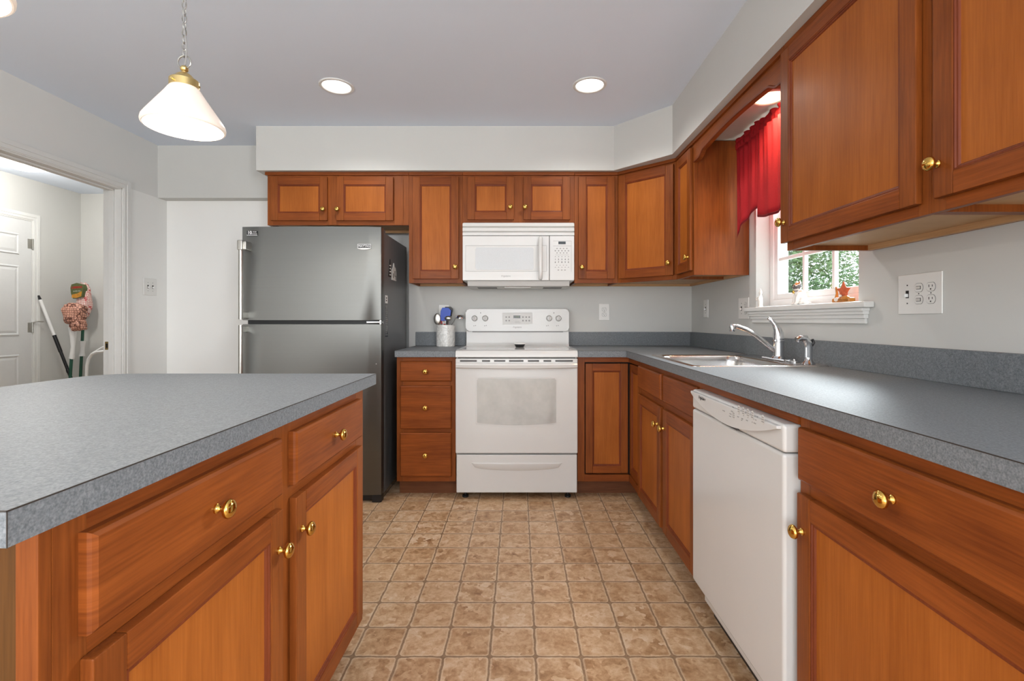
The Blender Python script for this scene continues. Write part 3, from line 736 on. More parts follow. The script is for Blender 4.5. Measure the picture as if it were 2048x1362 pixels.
m.box(.0, .03, -.019, 0, UZ0, UZ1, .001, 0); m.box(L_ - .03, L_, -.019, 0, UZ0, UZ1, .001, 0); m.box(.03, L_ - .03, -.019, -.0003, UZ0, UZ0 + .04, .001, 1); m.box(.03, L_ - .03, -.019, -.0003, UZ1 - .045, UZ1, .001, 1)
build(m, 'face_frame', ['wood_v', 'wood_h'], t)
m = MB(Fd); m.box(0, L_, -.004, .012, UZ1 - .018, UZ1 + .0035, .003); build(m, 'crown_strip', 'wood_h', t)
door(t, Fd, .014, L_ - .016, 1.400, 2.098, knob_at=(L_ - .042, 1.478))
Du = XR - XU - .003
upper('wall_cabinet', 'very narrow single door wall cabinet between the corner and the red curtain', Fr, -3.0115, -2.711, UZ0, [(-2.985, -2.728, 1.400, 2.098, -2.752, 1.478)], Du, stiles=.024)
upper('wall_cabinet', 'large wall cabinet right of the window, nearer the sink', Fr, -1.773, -1.152, UZ0, [(-1.785, -1.176, 1.400, 2.106, -1.757, 1.474)], Du)
upper('wall_cabinet', 'wall cabinet cut off by the right edge of the photo', Fr, -1.1515, -.53, UZ0, [(-1.128, -.555, 1.400, 2.106, -1.112, 1.478)], Du)

# arched valance board over the sink window
t = thing('valance_board', (XU + .01, 2.24, 2.0), 'arched wooden valance board bridging the cabinets over the window', 'valance')
ya, yb = 1.7735, 2.7105
top = 2.1295; pr = []
def arch(y):
    s = abs(y - (ya + yb) / 2) / ((yb - ya) / 2)          # 0 centre .. 1 ends
    if s > .86: return 2.006
    if s > .70:
        k = (.86 - s) / .16; return 2.006 + .030 * (k * k * (3 - 2 * k))
    return 2.036 + .014 * math.cos(s / .70 * math.pi / 2)
ys = [ya + (yb - ya) * i / 60 for i in range(61)]
m = MB(); m.prism([(ya, top), (yb, top)] + [(y, arch(y)) for y in reversed(ys)], XU, XU + .019, 'x', .0); build(m, 'arched_board', 'wood_h', t)
m = MB()
m.grid([[(XU - .0, y, arch(y) + .0), (XU - .0055, y, arch(y) + .003), (XU - .0055, y, arch(y) + .010), (XU, y, arch(y) + .014)] for y in ys]); build(m, 'edge_bead', 'wood_bead', t)
m = MB(); m.box(XU - .012, XU + .004, ya, yb, UZ1 - .018, UZ1 + .0035, .003); build(m, 'crown_strip', 'wood_h', t)

# ------------------------------------------------------------------ REFRIGERATOR
def fridge():
    t = thing('refrigerator', (-1.265, 3.3, 0), 'stainless steel top freezer refrigerator beside the white wall', 'refrigerator')
    m = MB(); m.box(-1.685, -.845, 2.995, 3.605, .035, 1.665, .004); build(m, 'case', 'case', t)
    def slab(z0, z1, name):
        pts = [(-1.691, 2.982), (-1.691, 2.934)]
        for i in range(13):
            k = i / 12; pts.append((-1.688 + .846 * k, 2.930 - .010 * math.sin(math.pi * k)))
        pts += [(-.839, 2.934), (-.839, 2.982)]
        mm = MB(); mm.prism(pts, z0, z1, 'z', .003); d = build(mm, name, 'steel', t)
        g = MB(); g.box(-1.675, -.85, 2.982, 2.9955, z0 + .012, z1 - .012); build(g, 'gasket', 'black', d); return d
    fz = slab(1.117, 1.687, 'freezer_door'); fd = slab(.05, 1.092, 'fresh_food_door')
    m = MB(); m.box(-1.68, -.852, 2.975, 2.999, 1.0925, 1.1165); build(m, 'door_gap', 'black', t)
    def handle(par, za, zb, flip):
        h = MB(); x, y = -1.662, 2.868
        h.tube([(x, y, za), (x, y, zb)], .013, 14)
        for z in ((zb - .03,) if not flip else (za + .03,)):
            h.box(x - .016, x + .016, y - .016, y + .016, z - .03, z + .03, .006)
            h.box(x - .01, x + .03, y, 2.935, z - .026, z + .026, .006)
        z = (za + .025) if not flip else (zb - .025)
        h.box(x - .01, x + .012, y, 2.935, z - .02, z + .02, .005)
        return build(h, 'handle', 'nickel', par)
    handle(fz, 1.122, 1.595, False); handle(fd, .35, 1.088, True)
    for z in (.085,):
        m = MB(); m.box(-1.67, -.86, 2.96, 3.0, .008, .048, .003); build(m, 'base_grille', 'black', t)
        
        for x in (-.9, -1.688): m = MB(); m.box(x, x + .058, 2.935, 2.99, .002, .05, .004); build(m, 'foot_cover', 'black', t)
    m = MB(); m.box(-.93, -.842, 2.925, 2.985, 1.099, 1.110, .002); m.lathe([(0, 0), (.009, 0), (.009, .024), (0, .024)], (-.85, 2.945, 1.0925), n=14); build(m, 'center_hinge', 'chrome', t)
    m = MB(); m.box(-.96, -.85, 2.96, 3.06, 1.6655, 1.688, .004); build(m, 'hinge_cover', 'case', t)
    # badges
    m = MB(); m.box(-1.656, -1.592, 2.9205, 2.928, 1.633, 1.661, .001); b = build(m, 'warranty_badge', 'black', fz)
    text('10', .027, 'badge_number', 'badge_silver', b, (-1.639, 2.9202, 1.649), (1, 0, 0), (0, 0, 1), bold=.0008)
    text('YEAR', .0105, 'badge_word', 'badge_silver', b, (-1.609, 2.9202, 1.6535), (1, 0, 0), (0, 0, 1))
    m = MB(); m.box(-1.627, -1.594, 2.9199, 2.9206, 1.642, 1.6445); m.box(-1.656, -1.592, 2.9199, 2.9206, 1.633, 1.636); build(m, 'badge_lines', 'badge_silver', b)
    m = MB(); m.box(-.982, -.900, 2.9178, 2.926, 1.553, 1.580, .001); m.prism([(-.982, 1.553), (-.9, 1.553), (-.92, 1.547), (-.941, 1.5455), (-.962, 1.547)], 2.918, 2.926, 'y'); b = build(m, 'brand_badge', 'badge_silver', fz)
    m = MB(); m.box(-.979, -.903, 2.9172, 2.9179, 1.557, 1.577); build(m, 'badge_field', 'black', b)
    text('MAYTAG', .0175, 'brand_name', 'badge_silver', b, (-.941, 2.9168, 1.567), (1, 0, 0), (0, 0, 1), bold=.0004)
    # stickers on the right side
    X = -.8448
    m = MB(); m.box(X, X + .0006, 3.03, 3.085, 1.225, 1.275); s = build(m, 'outlet_sticker', 'plate', t)
    m = MB(); 
    for z in (1.258, 1.242): m.box(X + .0006, X + .0009, 3.045, 3.068, z - .005, z + .005)
    build(m, 'printed_mark', 'dark_print', s)
    m = MB(); m.box(X, X + .0006, 3.03, 3.09, 1.01, 1.222); s = build(m, 'care_sticker', 'display', t)
    m = MB(); 
    for i in range(16): m.box(X + .0006, X + .0009, 3.037 + .004 * (i % 3), 3.084 - .005 * ((i * 7) % 4), 1.022 + i * .0122, 1.0255 + i * .0122)
    build(m, 'printed_lines', 'grey_print', s)
    m = MB(); m.lathe([(0, 0), (.004, 0), (.003, .003), (0, .003)], (-.87, 2.925, .85), '-y', 10); build(m, 'plug', 'grey_print', fd)
fridge()
t = thing('magnet', (-.8445, 3.14, 1.46), 'small black and white tower shaped magnet on the refrigerator side, the left one', 'magnet')
m = MB(); m.prism([(3.10, 1.40), (3.165, 1.40), (3.15, 1.45), (3.145, 1.49), (3.135, 1.515), (3.13, 1.49), (3.12, 1.45)], -.8448, -.8405, 'x'); build(m, 'tower', 'black', t)
m = MB(); 
for z in (1.41, 1.43, 1.45, 1.47): m.prism([(3.115, z), (3.15, z), (3.148, z + .009), (3.117, z + .006)], -.8405, -.8395, 'x')
build(m, 'white_band', 'plate', t)
t = thing('magnet', (-.8445, 3.22, 1.44), 'small pale building shaped magnet on the refrigerator side, the right one', 'magnet')
m = MB(); m.prism([(3.18, 1.385), (3.285, 1.385), (3.285, 1.44), (3.27, 1.47), (3.245, 1.475), (3.225, 1.50), (3.21, 1.47), (3.18, 1.45)], -.8448, -.8395, 'x'); build(m, 'house', 'plate_grey', t)
m = MB(); m.box(-.8395, -.8388, 3.2, 3.215, 1.40, 1.43); m.box(-.8395, -.8388, 3.24, 3.255, 1.41, 1.45); m.box(-.8395, -.8388, 3.265, 3.275, 1.39, 1.42); build(m, 'window_mark', 'dark_print', t)

# ------------------------------------------------------------------ RANGE
def rrect(x0, x1, z0, z1, r, n=5):
    pts = []
    for (cx, cz, a0) in ((x1 - r, z1 - r, 0), (x0 + r, z1 - r, 90), (x0 + r, z0 + r, 180), (x1 - r, z0 + r, 270)):
        for i in range(n + 1):
            a = R(a0 + 90 * i / n); pts.append((cx + r * math.cos(a), cz + r * math.sin(a)))
    return pts
def stove():
    xa, xb = -.394, .364; xc = (xa + xb) / 2
    t = thing('range', (xc, 3.3, 0), 'white freestanding electric range with oven', 'stove')
    m = MB(); m.box(xa, xb, 3.02, 3.597, .045, .884, .003); build(m, 'body', 'appl', t)
    m = MB(); m.box(xa + .012, xb - .012, 3.0, 3.03, .845, .8845); build(m, 'shadow_gap', 'black', t)
    # cooktop
    m = MB(); m.prism([(2.974, .890), (2.980, .8855), (3.597, .8855), (3.597, .930), (3.02, .930), (2.985, .925), (2.975, .912)], xa, xb, 'x'); ct = build(m, 'cooktop', 'appl', t)
    m = MB(); m.box(xa + .035, xb - .035, 3.03, 3.50, .9302, .9318, .001); g = build(m, 'glass_surface', 'cook_glass', ct)
    for x in (xa + .03, xb - .036):
        m = MB(); m.box(x, x + .006, 3.03, 3.5, .9302, .9312); build(m, 'glass_edge_trim', 'grey_print', ct)
    # backguard
    m = MB(); m.prism([(3.515, .930), (3.597, .930), (3.597, 1.045), (3.545, 1.045), (3.535, 1.02), (3.53, .955)], xa + .008, xb - .002 + .004, 'x'); build(m, 'riser', 'appl', t)
    m = MB(); m.prism(rrect(xa - .001 + .004, xb + .004, 1.037, 1.199, .022), 3.525, 3.597, 'y', .006); bg = build(m, 'control_panel', 'appl', t)
    Y = 3.5248
    m = MB(); m.box(xa + .05, xb - .04, 3.538, 3.546, 1.026, 1.038); build(m, 'vent_slot', 'grey_print', t)
    for x in (-.326, -.248, .221, .29):
        m = MB(); m.lathe([(0, 0), (.0225, 0), (.0225, .004), (.019, .008), (.017, .022), (.015, .026), (0, .027)], (x, Y, 1.131), '-y', 24); m.box(x - .0042, x + .0042, Y - .034, Y - .02, 1.113, 1.149, .003)
        build(m, 'burner_knob', 'appl2', bg)
    m = MB(); m.prism(rrect(-.122, .097, 1.086, 1.171, .008), Y - .0008, Y + .001, 'y'); pd = build(m, 'keypad', 'appl2', bg)
    m = MB(); m.box(-.122, .095, Y - .0011, Y - .0008, 1.1695, 1.171); m.box(.0955, .097, Y - .0011, Y - .0008, 1.09, 1.17); build(m, 'keypad_outline', 'grey_print', pd)
    m = MB(); m.box(-.041, .010, Y - .0015, Y, 1.1315, 1.152); dp = build(m, 'display', 'display', pd)
    text('12:00', .013, 'clock_digits', 'lcd', dp, (-.0155, Y - .0018, 1.1415), (1, 0, 0), (0, 0, 1))
    m = MB()
    for x in (-.094, -.072): 
        for z in (1.140, 1.114): m.lathe([(0, 0), (.006, 0), (.006, .0006), (0, .0006)], (x, Y - .0008, z), '-y', 10)
    for x in (.029, .053, .075):
        for z in (1.140, 1.114): m.lathe([(0, 0), (.0065, 0), (.0065, .0006), (0, .0006)], (x, Y - .0008, z), '-y', 10)
    m.box(-.03, .004, Y - .0012, Y - .0008, 1.107, 1.1085); m.box(-.03, .012, Y - .0012, Y - .0008, 1.097, 1.0985); build(m, 'touch_pads', 'grey_print', pd)
    text('Frigidaire', .017, 'brand_name', 'grey_print', bg, (-.014, Y - .0006, 1.066), (1, 0, 0), (0, 0, 1), shear=.3)
    m = MB()
    for x in (-.319, -.240, .214, .288): m.lathe([(0, 0), (.0028, 0), (.0028, .0008), (0, .0008)], (x, Y, 1.078), '-y', 8); m.lathe([(0, 0), (.0028, 0), (.0028, .0004), (.002, .0004), (.002, 0)], (x - .012, Y, 1.076), '-y', 8)
    for x in (-.282, .256): m.lathe([(0, 0), (.0035, 0), (.003, .001), (0, .0012)], (x, Y, 1.171), '-y', 8)
    build(m, 'printed_marks', 'dark_print', bg)
    # oven door
    m = MB(); m.box(xa - .001, xb + .001, 2.985, 3.019, .288, .879, .006, seg=3); od = build(m, 'oven_door', 'appl', t)
    m = MB()
    bot = [(x, .464 + .016 * ((x - xc) / .246) ** 2) for x in [xc - .246 + .492 * i / 16 for i in range(17)]]
    m.prism(bot + [(xc + .246, .745), (xc + .238, .754), (xc - .238, .754), (xc - .246, .745)], 2.9835, 2.9855, 'y', .0006); build(m, 'oven_window', 'oven_glass', od)
    m = MB(); o2 = [(xc - .254 + .508 * i / 16, .456 + .016 * ((i - 8) / 8) ** 2) for i in range(17)] + [(xc + .254, .756), (xc + .24, .763), (xc - .24, .763), (xc - .254, .756)]
    m.prism(o2, 2.984, 2.9856, 'y', .0006); build(m, 'window_rim', 'appl2', od)
    m = MB()
    for (a, b) in ((-.367, -.262), (-.23, -.18), (-.155, -.085), (-.062, .028), (.055, .125), (.152, .20), (.226, .335)): m.box(a, b, 2.9838, 2.986, .8585, .8685, .002)
    m2 = m; build(m2, 'vent_slots', 'dark_print', od)
    m = MB(); n = 24; rows = []
    for i in range(n + 1):
        k = i / n; x = xa + .002 + (xb - xa - .004) * k; bow = .012 + .026 * math.sin(math.pi * k) ** .5; dz = .004 * math.sin(math.pi * k)
        prof = [(2.986, .853), (2.986 - bow, .850), (2.986 - bow - .006, .840), (2.986 - bow - .004, .825 - dz), (2.986 - bow + .006, .819 - dz), (2.986, .822)]
        rows.append([(x, y, z) for y, z in prof])
    m.grid(rows); m.quad(rows[0]); m.quad(rows[-1]); build(m, 'oven_handle', 'appl', od)
    # storage drawer
    m = MB(); m.box(xa + .004, xb - .002, 2.988, 3.019, .042, .279, .006, seg=3); dr = build(m, 'storage_drawer', 'appl', t)
    m = MB(); rows = []
    for i in range(25):
        k = i / 24; x = -.297 + .567 * k; e = math.sin(math.pi * min(1, max(0, k))) ** .25
        z1, z0 = .230, .230 - .05 * e; p = .012 * e
        rows.append([(x, 2.9885, z1), (x, 2.9875 - p, z1 - .006 * e), (x, 2.9868 - p * .8, z1 - .022 * e), (x, 2.9872 - p * .4, z0 + .006 * e), (x, 2.9885, z0)])
    m.grid(rows); build(m, 'drawer_pull', 'appl', dr)
    for x in (xa + .055, xb - .055):
        for y in (3.04, 3.55):
            m = MB(); m.lathe([(0, 0), (.02, 0), (.02, .012), (.009, .016), (.009, .048), (0, .048)], (x, y, .0005), n=14); build(m, 'leveling_foot', 'black', t)
stove()
t = thing('spoon_rest', (.005, 3.3, .9325), 'small dark dish with a pale rim on the cooktop', 'dish')
m = MB(); m.lathe([(0, .0), (.026, 0), (.03, .004), (.036, .018), (.038, .02), (.034, .02), (.028, .008), (0, .006)], (.005, 3.3, .9325), n=24); build(m, 'bowl', 'black', t)
m = MB(); m.lathe([(.034, .0195), (.040, .021), (.041, .026), (.03, .031), (.012, .034), (0, .0345)], (.005, 3.3, .9325), n=24); tag(build(m, 'pale_rim', 'plate', t), 'white glossy top')

# ------------------------------------------------------------------ MICROWAVE
def microwave():
    xa, xb, Y = -.381, .3735, 3.24
    t = thing('microwave', (-.004, 3.4, 1.343), 'white over the range microwave between the wall cabinets', 'microwave')
    m = MB(); m.box(xa, xb, Y + .035, 3.617, 1.384, 1.782, .002); build(m, 'body', 'appl', t)
    m = MB(); m.prism([(Y + .03, 1.384), (Y + .045, 1.352), (Y + .07, 1.345), (3.60, 1.345), (3.60, 1.384)], xa + .03, xb - .03, 'x'); un = build(m, 'underside', 'appl2', t)
    m = MB(); m.box(-.29, -.155, Y + .10, Y + .2, 1.3435, 1.3455); m.box(.17, .30, Y + .10, Y + .2, 1.3435, 1.3455); build(m, 'grease_filter', 'dark_print', un)
    m = MB(); m.box(-.10, .08, Y + .06, Y + .12, 1.342, 1.3455, .001); build(m, 'light_lens', 'white_plastic', un)
    # louvred vent grille
    m = MB()
    m.prism([(Y, 1.690), (Y + .04, 1.690), (Y + .04, 1.772), (Y + .004, 1.772), (Y + .001, 1.752), (Y + .012, 1.746), (Y + .002, 1.738), (Y + .001, 1.720), (Y + .012, 1.714), (Y, 1.706)], xa, xb, 'x'); build(m, 'vent_grille', 'appl', t)
    xd = .204
    m = MB(); m.box(xa, xd, Y, Y + .034, 1.386, 1.687, .004); d = build(m, 'door', 'appl', t)
    m = MB(); m.prism(rrect(-.361, .187, 1.447, 1.622, .004), Y - .0006, Y + .001, 'y'); fr = build(m, 'window_frame', 'appl2', d)
    m = MB(); z0, z1 = 1.447, 1.622; x0, x1 = -.361, .187
    m.box(x0, x1, Y - .0011, Y - .0005, z1 - .002, z1); m.box(x0, x1, Y - .0011, Y - .0005, z0, z0 + .0012); m.box(x0, x0 + .0015, Y - .0011, Y - .0005, z0, z1); m.box(x1 - .002, x1, Y - .0011, Y - .0005, z0, z1); build(m, 'frame_outline', 'grey_print', fr)
    m = MB(); m.prism(rrect(-.295, .099, 1.458, 1.608, .014), Y - .0016, Y, 'y', .0005); build(m, 'window', 'mw_glass', fr)
    m = MB(); x = .144; rows = []
    m.tube([(x, Y + .002, 1.672), (x, Y - .02, 1.668), (x, Y - .032, 1.65), (x, Y - .036, 1.54), (x, Y - .032, 1.42), (x, Y - .02, 1.402), (x, Y + .002, 1.398)], .0135, 12); build(m, 'handle', 'appl', d)
    text('Frigidaire', .017, 'brand_name', 'grey_print', d, (-.09, Y - .0006, 1.415), (1, 0, 0), (0, 0, 1), shear=.3)
    m = MB(); m.box(xd + .003, xb, Y, Y + .034, 1.386, 1.687, .004); cp = build(m, 'control_panel', 'appl', t)
    X = lambda px: (px / 10.475 + 1080 - 1038) / 296.3; Z = lambda py: 1.115 + (641 - (450 + py / 10.475)) / 296.3
    m = MB(); m.box(X(385), X(538), Y - .0012, Y + .001, Z(402), Z(346)); build(m, 'display', 'display', cp)
    m = MB(); m.box(X(275), X(655), Y - .0006, Y + .0005, Z(338), Z(332)); m.box(X(275), X(655), Y - .0006, Y + .0005, Z(442), Z(436)); m.box(X(652), X(657), Y - .0006, Y + .0005, Z(980), Z(332)); m.box(X(320), X(605), Y - .0006, Y + .0005, Z(629), Z(624)); build(m, 'printed_lines', 'grey_print', cp)
    m = MB()
    def el(px, py, w, h): m.lathe([(0, 0), (w, 0), (w, .0006), (0, .0006)], (X(px), Y, Z(py)), '-y', 10, sy=h / w)
    for px in (357, 427, 494, 562):
        for py in (492, 585): el(px, py, .0058, .0035)
    for px in (322, 390, 459, 528, 596):
        el(px, 540, .0058, .0042)
        for py in (662, 885): el(px, py, .0045, .0025)
    for px in (350, 420, 490, 556): el(px, 842, .004, .0025)
    for px in (385, 455, 523): el(px, 944, .0062, .0035)
    build(m, 'key_marks', 'grey_print', cp)
    for i, px in enumerate((320, 388, 458, 527, 595)):
        text('12345'[i], .013, 'key_digit', 'dark_print', cp, (X(px), Y - .0005, Z(722)), (1, 0, 0), (0, 0, 1), bold=.0004); text('67890'[i], .013, 'key_digit', 'dark_print', cp, (X(px), Y - .0005, Z(780)), (1, 0, 0), (0, 0, 1), bold=.0004)
microwave()

# ------------------------------------------------------------------ DISHWASHER
def dishwasher():
    ya, yb, X = 1.188, 1.814, .655
    t = thing('dishwasher', (.98, 1.5, 0), 'white dishwasher under the worktop between two wooden base cabinets', 'dishwasher')
    m = MB(); m.box(X + .061, XR - .03, ya + .006, yb - .004, .1, .855); build(m, 'tub', 'appl2', t)
    m = MB(); m.box(X + .08, X + .095, ya + .006, yb - .004, .0005, .1); build(m, 'toe_panel', 'black', t)
    m = MB(); m.box(X + .045, X + .06, ya + .004, yb - .004, .062, .139, .002); build(m, 'access_panel', 'appl', t)
    m = MB(); m.box(X, X + .05, ya, yb, .14, .784, .009, seg=3); build(m, 'door_panel', 'appl', t)
    m = MB(); m.box(X, X + .05, ya, yb, .786, .857, .009, seg=3); cp = build(m, 'control_panel', 'appl', t)
    yc = (ya + yb) / 2; hw = (yb - ya) / 2 - .012
    pts = [(yc + hw, .852), (yc - hw, .852)] + [(yc - hw + 2 * hw * i / 24, .792 + .052 * abs((i - 12) / 12) ** 1.9) for i in range(25)]
    m = MB(); m.prism(pts, X - .012, X + .004, 'x', .004); fa = build(m, 'fascia', 'appl2', cp)
    XF = X - .0124; u = (0, -1, 0)
    m = MB(); m.box(X - .006, X + .002, yc - .07, yc + .035, .787, .7925, .001); build(m, 'latch_recess', 'dark_print', cp)
    text('Frigidaire', .0165, 'brand_name', 'dark_print', fa, (XF, 1.688, .8415), u, (0, 0, 1), shear=.3)
    def at(px, py):      # pixel of the photo -> y,z on the fascia plane
        x = 1380 + px / 8.533; y = 760 + py / 8.533; d = 960 * XF / (x - 1038); return d, 1.115 - (y - 641) * d / 960
    m = MB(); q = MB()
    for (px, py) in ((835, 505), (910, 535), (990, 565), (1065, 600), (1245, 675), (745, 600)):
        d, z = at(px, py); m.lathe([(0, 0), (.0085, 0), (.0083, .0003), (0, .0003)], (XF, d, z), '-x', 16, sy=1, sx=1.5)
        for k in (-1, 0, 1): q.box(XF - .0011, XF - .0006, d - .006, d + .006, z + k * .006 - .0012, z + k * .006 + .0012)
    for (px, py) in ((860, 452), (935, 482), (1012, 512), (1090, 540), (1145, 562), (1120, 615), (1090, 668), (1063, 720), (838, 578), (915, 608), (990, 640)):
        d, z = at(px, py); q.lathe([(0, 0), (.0016, 0), (.0016, .0006), (0, .0006)], (XF, d, z), '-x', 8)
    for (px, py, w) in ((1190, 580, .009), (1155, 630, .006), (1122, 682, .006), (1105, 738, .012), (820, 628, .009), (890, 660, .01), (880, 685, .006), (970, 690, .01), (575, 525, .016), (735, 462, .012), (715, 535, .012), (690, 580, .012), (685, 620, .012)):
        d, z = at(px, py); q.box(XF - .0006, XF + .0003, d - w / 2, d + w / 2, z - .0012, z + .0012)
    build(m, 'buttons', 'plate_grey', fa); build(q, 'printed_marks', 'grey_print', fa)
dishwasher()

# ------------------------------------------------------------------ SINK, FAUCET, SPRAYER
def sink():
    t = thing('sink', (1.0, 2.28, ZW), 'stainless steel drop in sink in the right worktop', 'sink')
    x0, x1, y0, y1 = .712, 1.280, 1.957, 2.612
    bx0, bx1, by0, by1 = .752, 1.165, 1.995, 2.572; zb = .735
    def ring(a0, a1, b0, b1, r, n=6): return rrect(a0, a1, b0, b1, r, n)
    lv = [(ring(x0, x1, y0, y1, .03), ZW + .0003), (ring(x0 + .004, x1 - .004, y0 + .004, y1 - .004, .03), ZW + .005), (ring(x0 + .016, x1 - .016, y0 + .016, y1 - .016, .03), ZW + .0045),
          (ring(bx0 - .006, bx1 + .006, by0 - .006, by1 + .006, .06), ZW + .003), (ring(bx0, bx1, by0, by1, .06), ZW - .004), (ring(bx0 + .006, bx1 - .006, by0 + .006, by1 - .006, .06), ZW - .03),
          (ring(bx0 + .022, bx1 - .022, by0 + .022, by1 - .022, .07), zb + .03), (ring(bx0 + .05, bx1 - .05, by0 + .05, by1 - .05, .07), zb)]
    m = MB(); m.grid([[(x, y, z) for x, y in r] + [(r[0][0], r[0][1], z)] for r, z in lv])
    m.quad([(x, y, zb) for x, y in lv[-1][0]])
    bmesh.ops.remove_doubles(m.bm, verts=m.bm.verts, dist=1e-5)
    build(m, 'basin', 'sink', t, sharp=50)
    m = MB(); m.lathe([(0, .001), (.03, .001), (.04, .003), (.042, .001), (.042, 0)], (.96, 2.28, zb + .0005), n=20); build(m, 'drain', 'chrome', t)
    m = MB(); m.lathe([(0, 0), (.024, 0), (.024, .004), (.018, .007), (0, .008)], (1.222, 2.13, ZW + .0046), n=18); m.ball((1.222, 2.13, ZW + .013), .006, n=8); build(m, 'hole_cover', 'chrome', t)
sink()
def faucet():
    fx, fy, z0 = 1.222, 2.262, ZW + .0047
    t = thing('faucet', (fx, fy, z0), 'chrome single lever kitchen faucet behind the sink basin', 'faucet')
    m = MB(); m.prism([(fx + .028 * math.cos(R(a)), fy + s + .028 * math.sin(R(a))) for s, a0 in ((.095, 0), (-.095, 180)) for a in range(a0, a0 + 181, 20)], z0, z0 + .009, 'z', .003); build(m, 'escutcheon', 'chrome', t)
    m = MB(); m.lathe([(.031, 0), (.027, .006), (.025, .012), (.0245, .075), (.026, .077), (.026, .082), (.0245, .084), (.0245, .092), (0, .092)], (fx, fy, z0 + .008), n=24); build(m, 'body', 'chrome', t)
    m = MB(); m.tube([(fx - .014, fy, z0 + .040), (fx - .05, fy + .003, z0 + .070), (fx - .10, fy + .006, z0 + .112), (fx - .15, fy + .009, z0 + .142), (fx - .19, fy + .011, z0 + .156), (fx - .212, fy + .012, z0 + .158)], [.0115, .0115, .0115, .0115, .0115, .0118], 14)
    m.lathe([(0, 0), (.011, 0), (.0125, .006), (.0125, .016), (.0145, .018), (.0145, .028), (.011, .034), (0, .035)], (fx - .212, fy + .012, z0 + .132), n=18); build(m, 'spout', 'chrome', t)
    m = MB(); m.tube([(fx, fy, z0 + .1), (fx, fy, z0 + .125), (fx - .004, fy + .002, z0 + .145), (fx - .016, fy + .004, z0 + .168), (fx - .034, fy + .006, z0 + .188), (fx - .044, fy + .008, z0 + .196)], [.0245, .023, .017, .0105, .009, .0065], 14); build(m, 'lever_handle', 'chrome', t)
faucet()
sx, sy, sz = 1.228, 2.035, ZW + .0047
t = thing('side_sprayer', (sx, sy, sz), 'chrome pull out side sprayer right of the faucet', 'sprayer')
m = MB(); m.lathe([(.026, 0), (.024, .005), (.017, .012), (.014, .02), (.0125, .03), (0, .03)], (sx, sy, sz), n=20); build(m, 'base', 'chrome', t)
m = MB(); m.tube([(sx, sy, sz + .028), (sx, sy, sz + .07), (sx - .003, sy, sz + .09), (sx - .016, sy, sz + .108), (sx - .036, sy, sz + .110), (sx - .05, sy, sz + .102)], [.0135, .0145, .0155, .0155, .014, .0125], 14); build(m, 'wand', 'chrome', t)
m = MB(); m.tube([(sx + .012, sy, sz + .075), (sx + .022, sy, sz + .09), (sx + .016, sy, sz + .105)], .005, 8); build(m, 'trigger', 'black', t)

# ------------------------------------------------------------------ COVER PLATES
def plate(name, label, cat, P, u, n, gangs, h=.124):
    """gangs: list of 'toggle' | 'duplex' | 'twin'"""
    Fm = frame_m(P, u, n); wdt = .033 + .046 * len(gangs)
    t = thing(name, P, label, cat)
    m = MB(Fm); m.box(-wdt / 2, wdt / 2, 0, .005, -h / 2, h / 2, .0035, seg=3); build(m, 'cover', 'plate', t)
    for i, g in enumerate(gangs):
        c = (i - (len(gangs) - 1) / 2) * .046
        s = MB(Fm)
        if g == 'toggle':
            for z in (-.03, .03): s.box(c - .0022, c + .0022, .0045, .0058, z - .0022, z + .0022, .0008, 1)
            s.box(c - .0065, c + .0065, .0045, .0054, -.0125, .0125, 0, 1)
            build(s, 'toggle_slot', ['plate', 'plate_dark'], t)
            k = MB(Fm); k.box(c - .0045, c + .0045, .005, .018, -.009, .002, .0015); build(k, 'toggle', 'white_plastic', t)
        else:
            for z in (-.0195, .0195):
                pts = [(c + .0165 * math.cos(R(a)), z + .0165 * math.sin(R(a))) for a in range(0, 360, 15)]
                pts = [(a, max(z - .0135, min(z + .0135, b))) for a, b in pts]
                o2 = [(c + (a - c) * 1.07, z + (b - z) * 1.07) for a, b in pts]
                s.prism(o2, .0045, .0053, 'y', 0, 1); s.prism(pts, .0045, .0062, 'y', 0, 0)
                if g == 'duplex':
                    s.box(c - .0072, c - .0050, .006, .0066, z - .001, z + .007, 0, 1); s.box(c + .0052, c + .0072, .006, .0066, z, z + .0065, 0, 1)
                    s.lathe([(0, 0), (.0025, 0), (.0025, .0005), (0, .0005)], (c, .0062, z - .007), 'y', 8, 1) if False else s.box(c - .0022, c + .0022, .006, .0066, z - .009, z - .005, 0, 1)
                else:
                    s.box(c - .009, c + .009, .006, .0066, z - .0055, z + .0055, 0, 1); s.box(c - .0085, c + .007, .006, .009, z - .0042, z + .0042, .001, 2)
            s.box(c - .0018, c + .0018, .0048, .0056, -.0018, .0018, 0, 1)
            build(s, 'receptacle' if g == 'duplex' else 'twin_switch', ['plate', 'plate_dark', 'plate_grey'], t)
    return t
nb, nr, nl = (0, -1, 0), (-1, 0, 0), (1, 0, 0)
plate('outlet', 'white duplex outlet on the back wall right of the range', 'outlet', (.642, YB - .0002, 1.179), (1, 0, 0), nb, ['duplex'])
plate('outlet', 'white duplex outlet on the back wall half hidden behind the utensils', 'outlet', (-.565, YB - .0002, 1.172), (1, 0, 0), nb, ['duplex'])
plate('light_switch', 'white double light switch on the left wall beside the doorway', 'switch', (XL + .0002, 3.542, 1.363), (0, 1, 0), nl, ['toggle', 'toggle'])
plate('light_switch', 'white single switch on the right wall nearest the back corner', 'switch', (XR - .0002, 3.335, 1.197), (0, -1, 0), nr, ['toggle'])
plate('outlet', 'white outlet on the right wall partly hidden by the window sill end', 'outlet', (XR - .0002, 2.775, 1.185), (0, -1, 0), nr, ['toggle', 'duplex'])
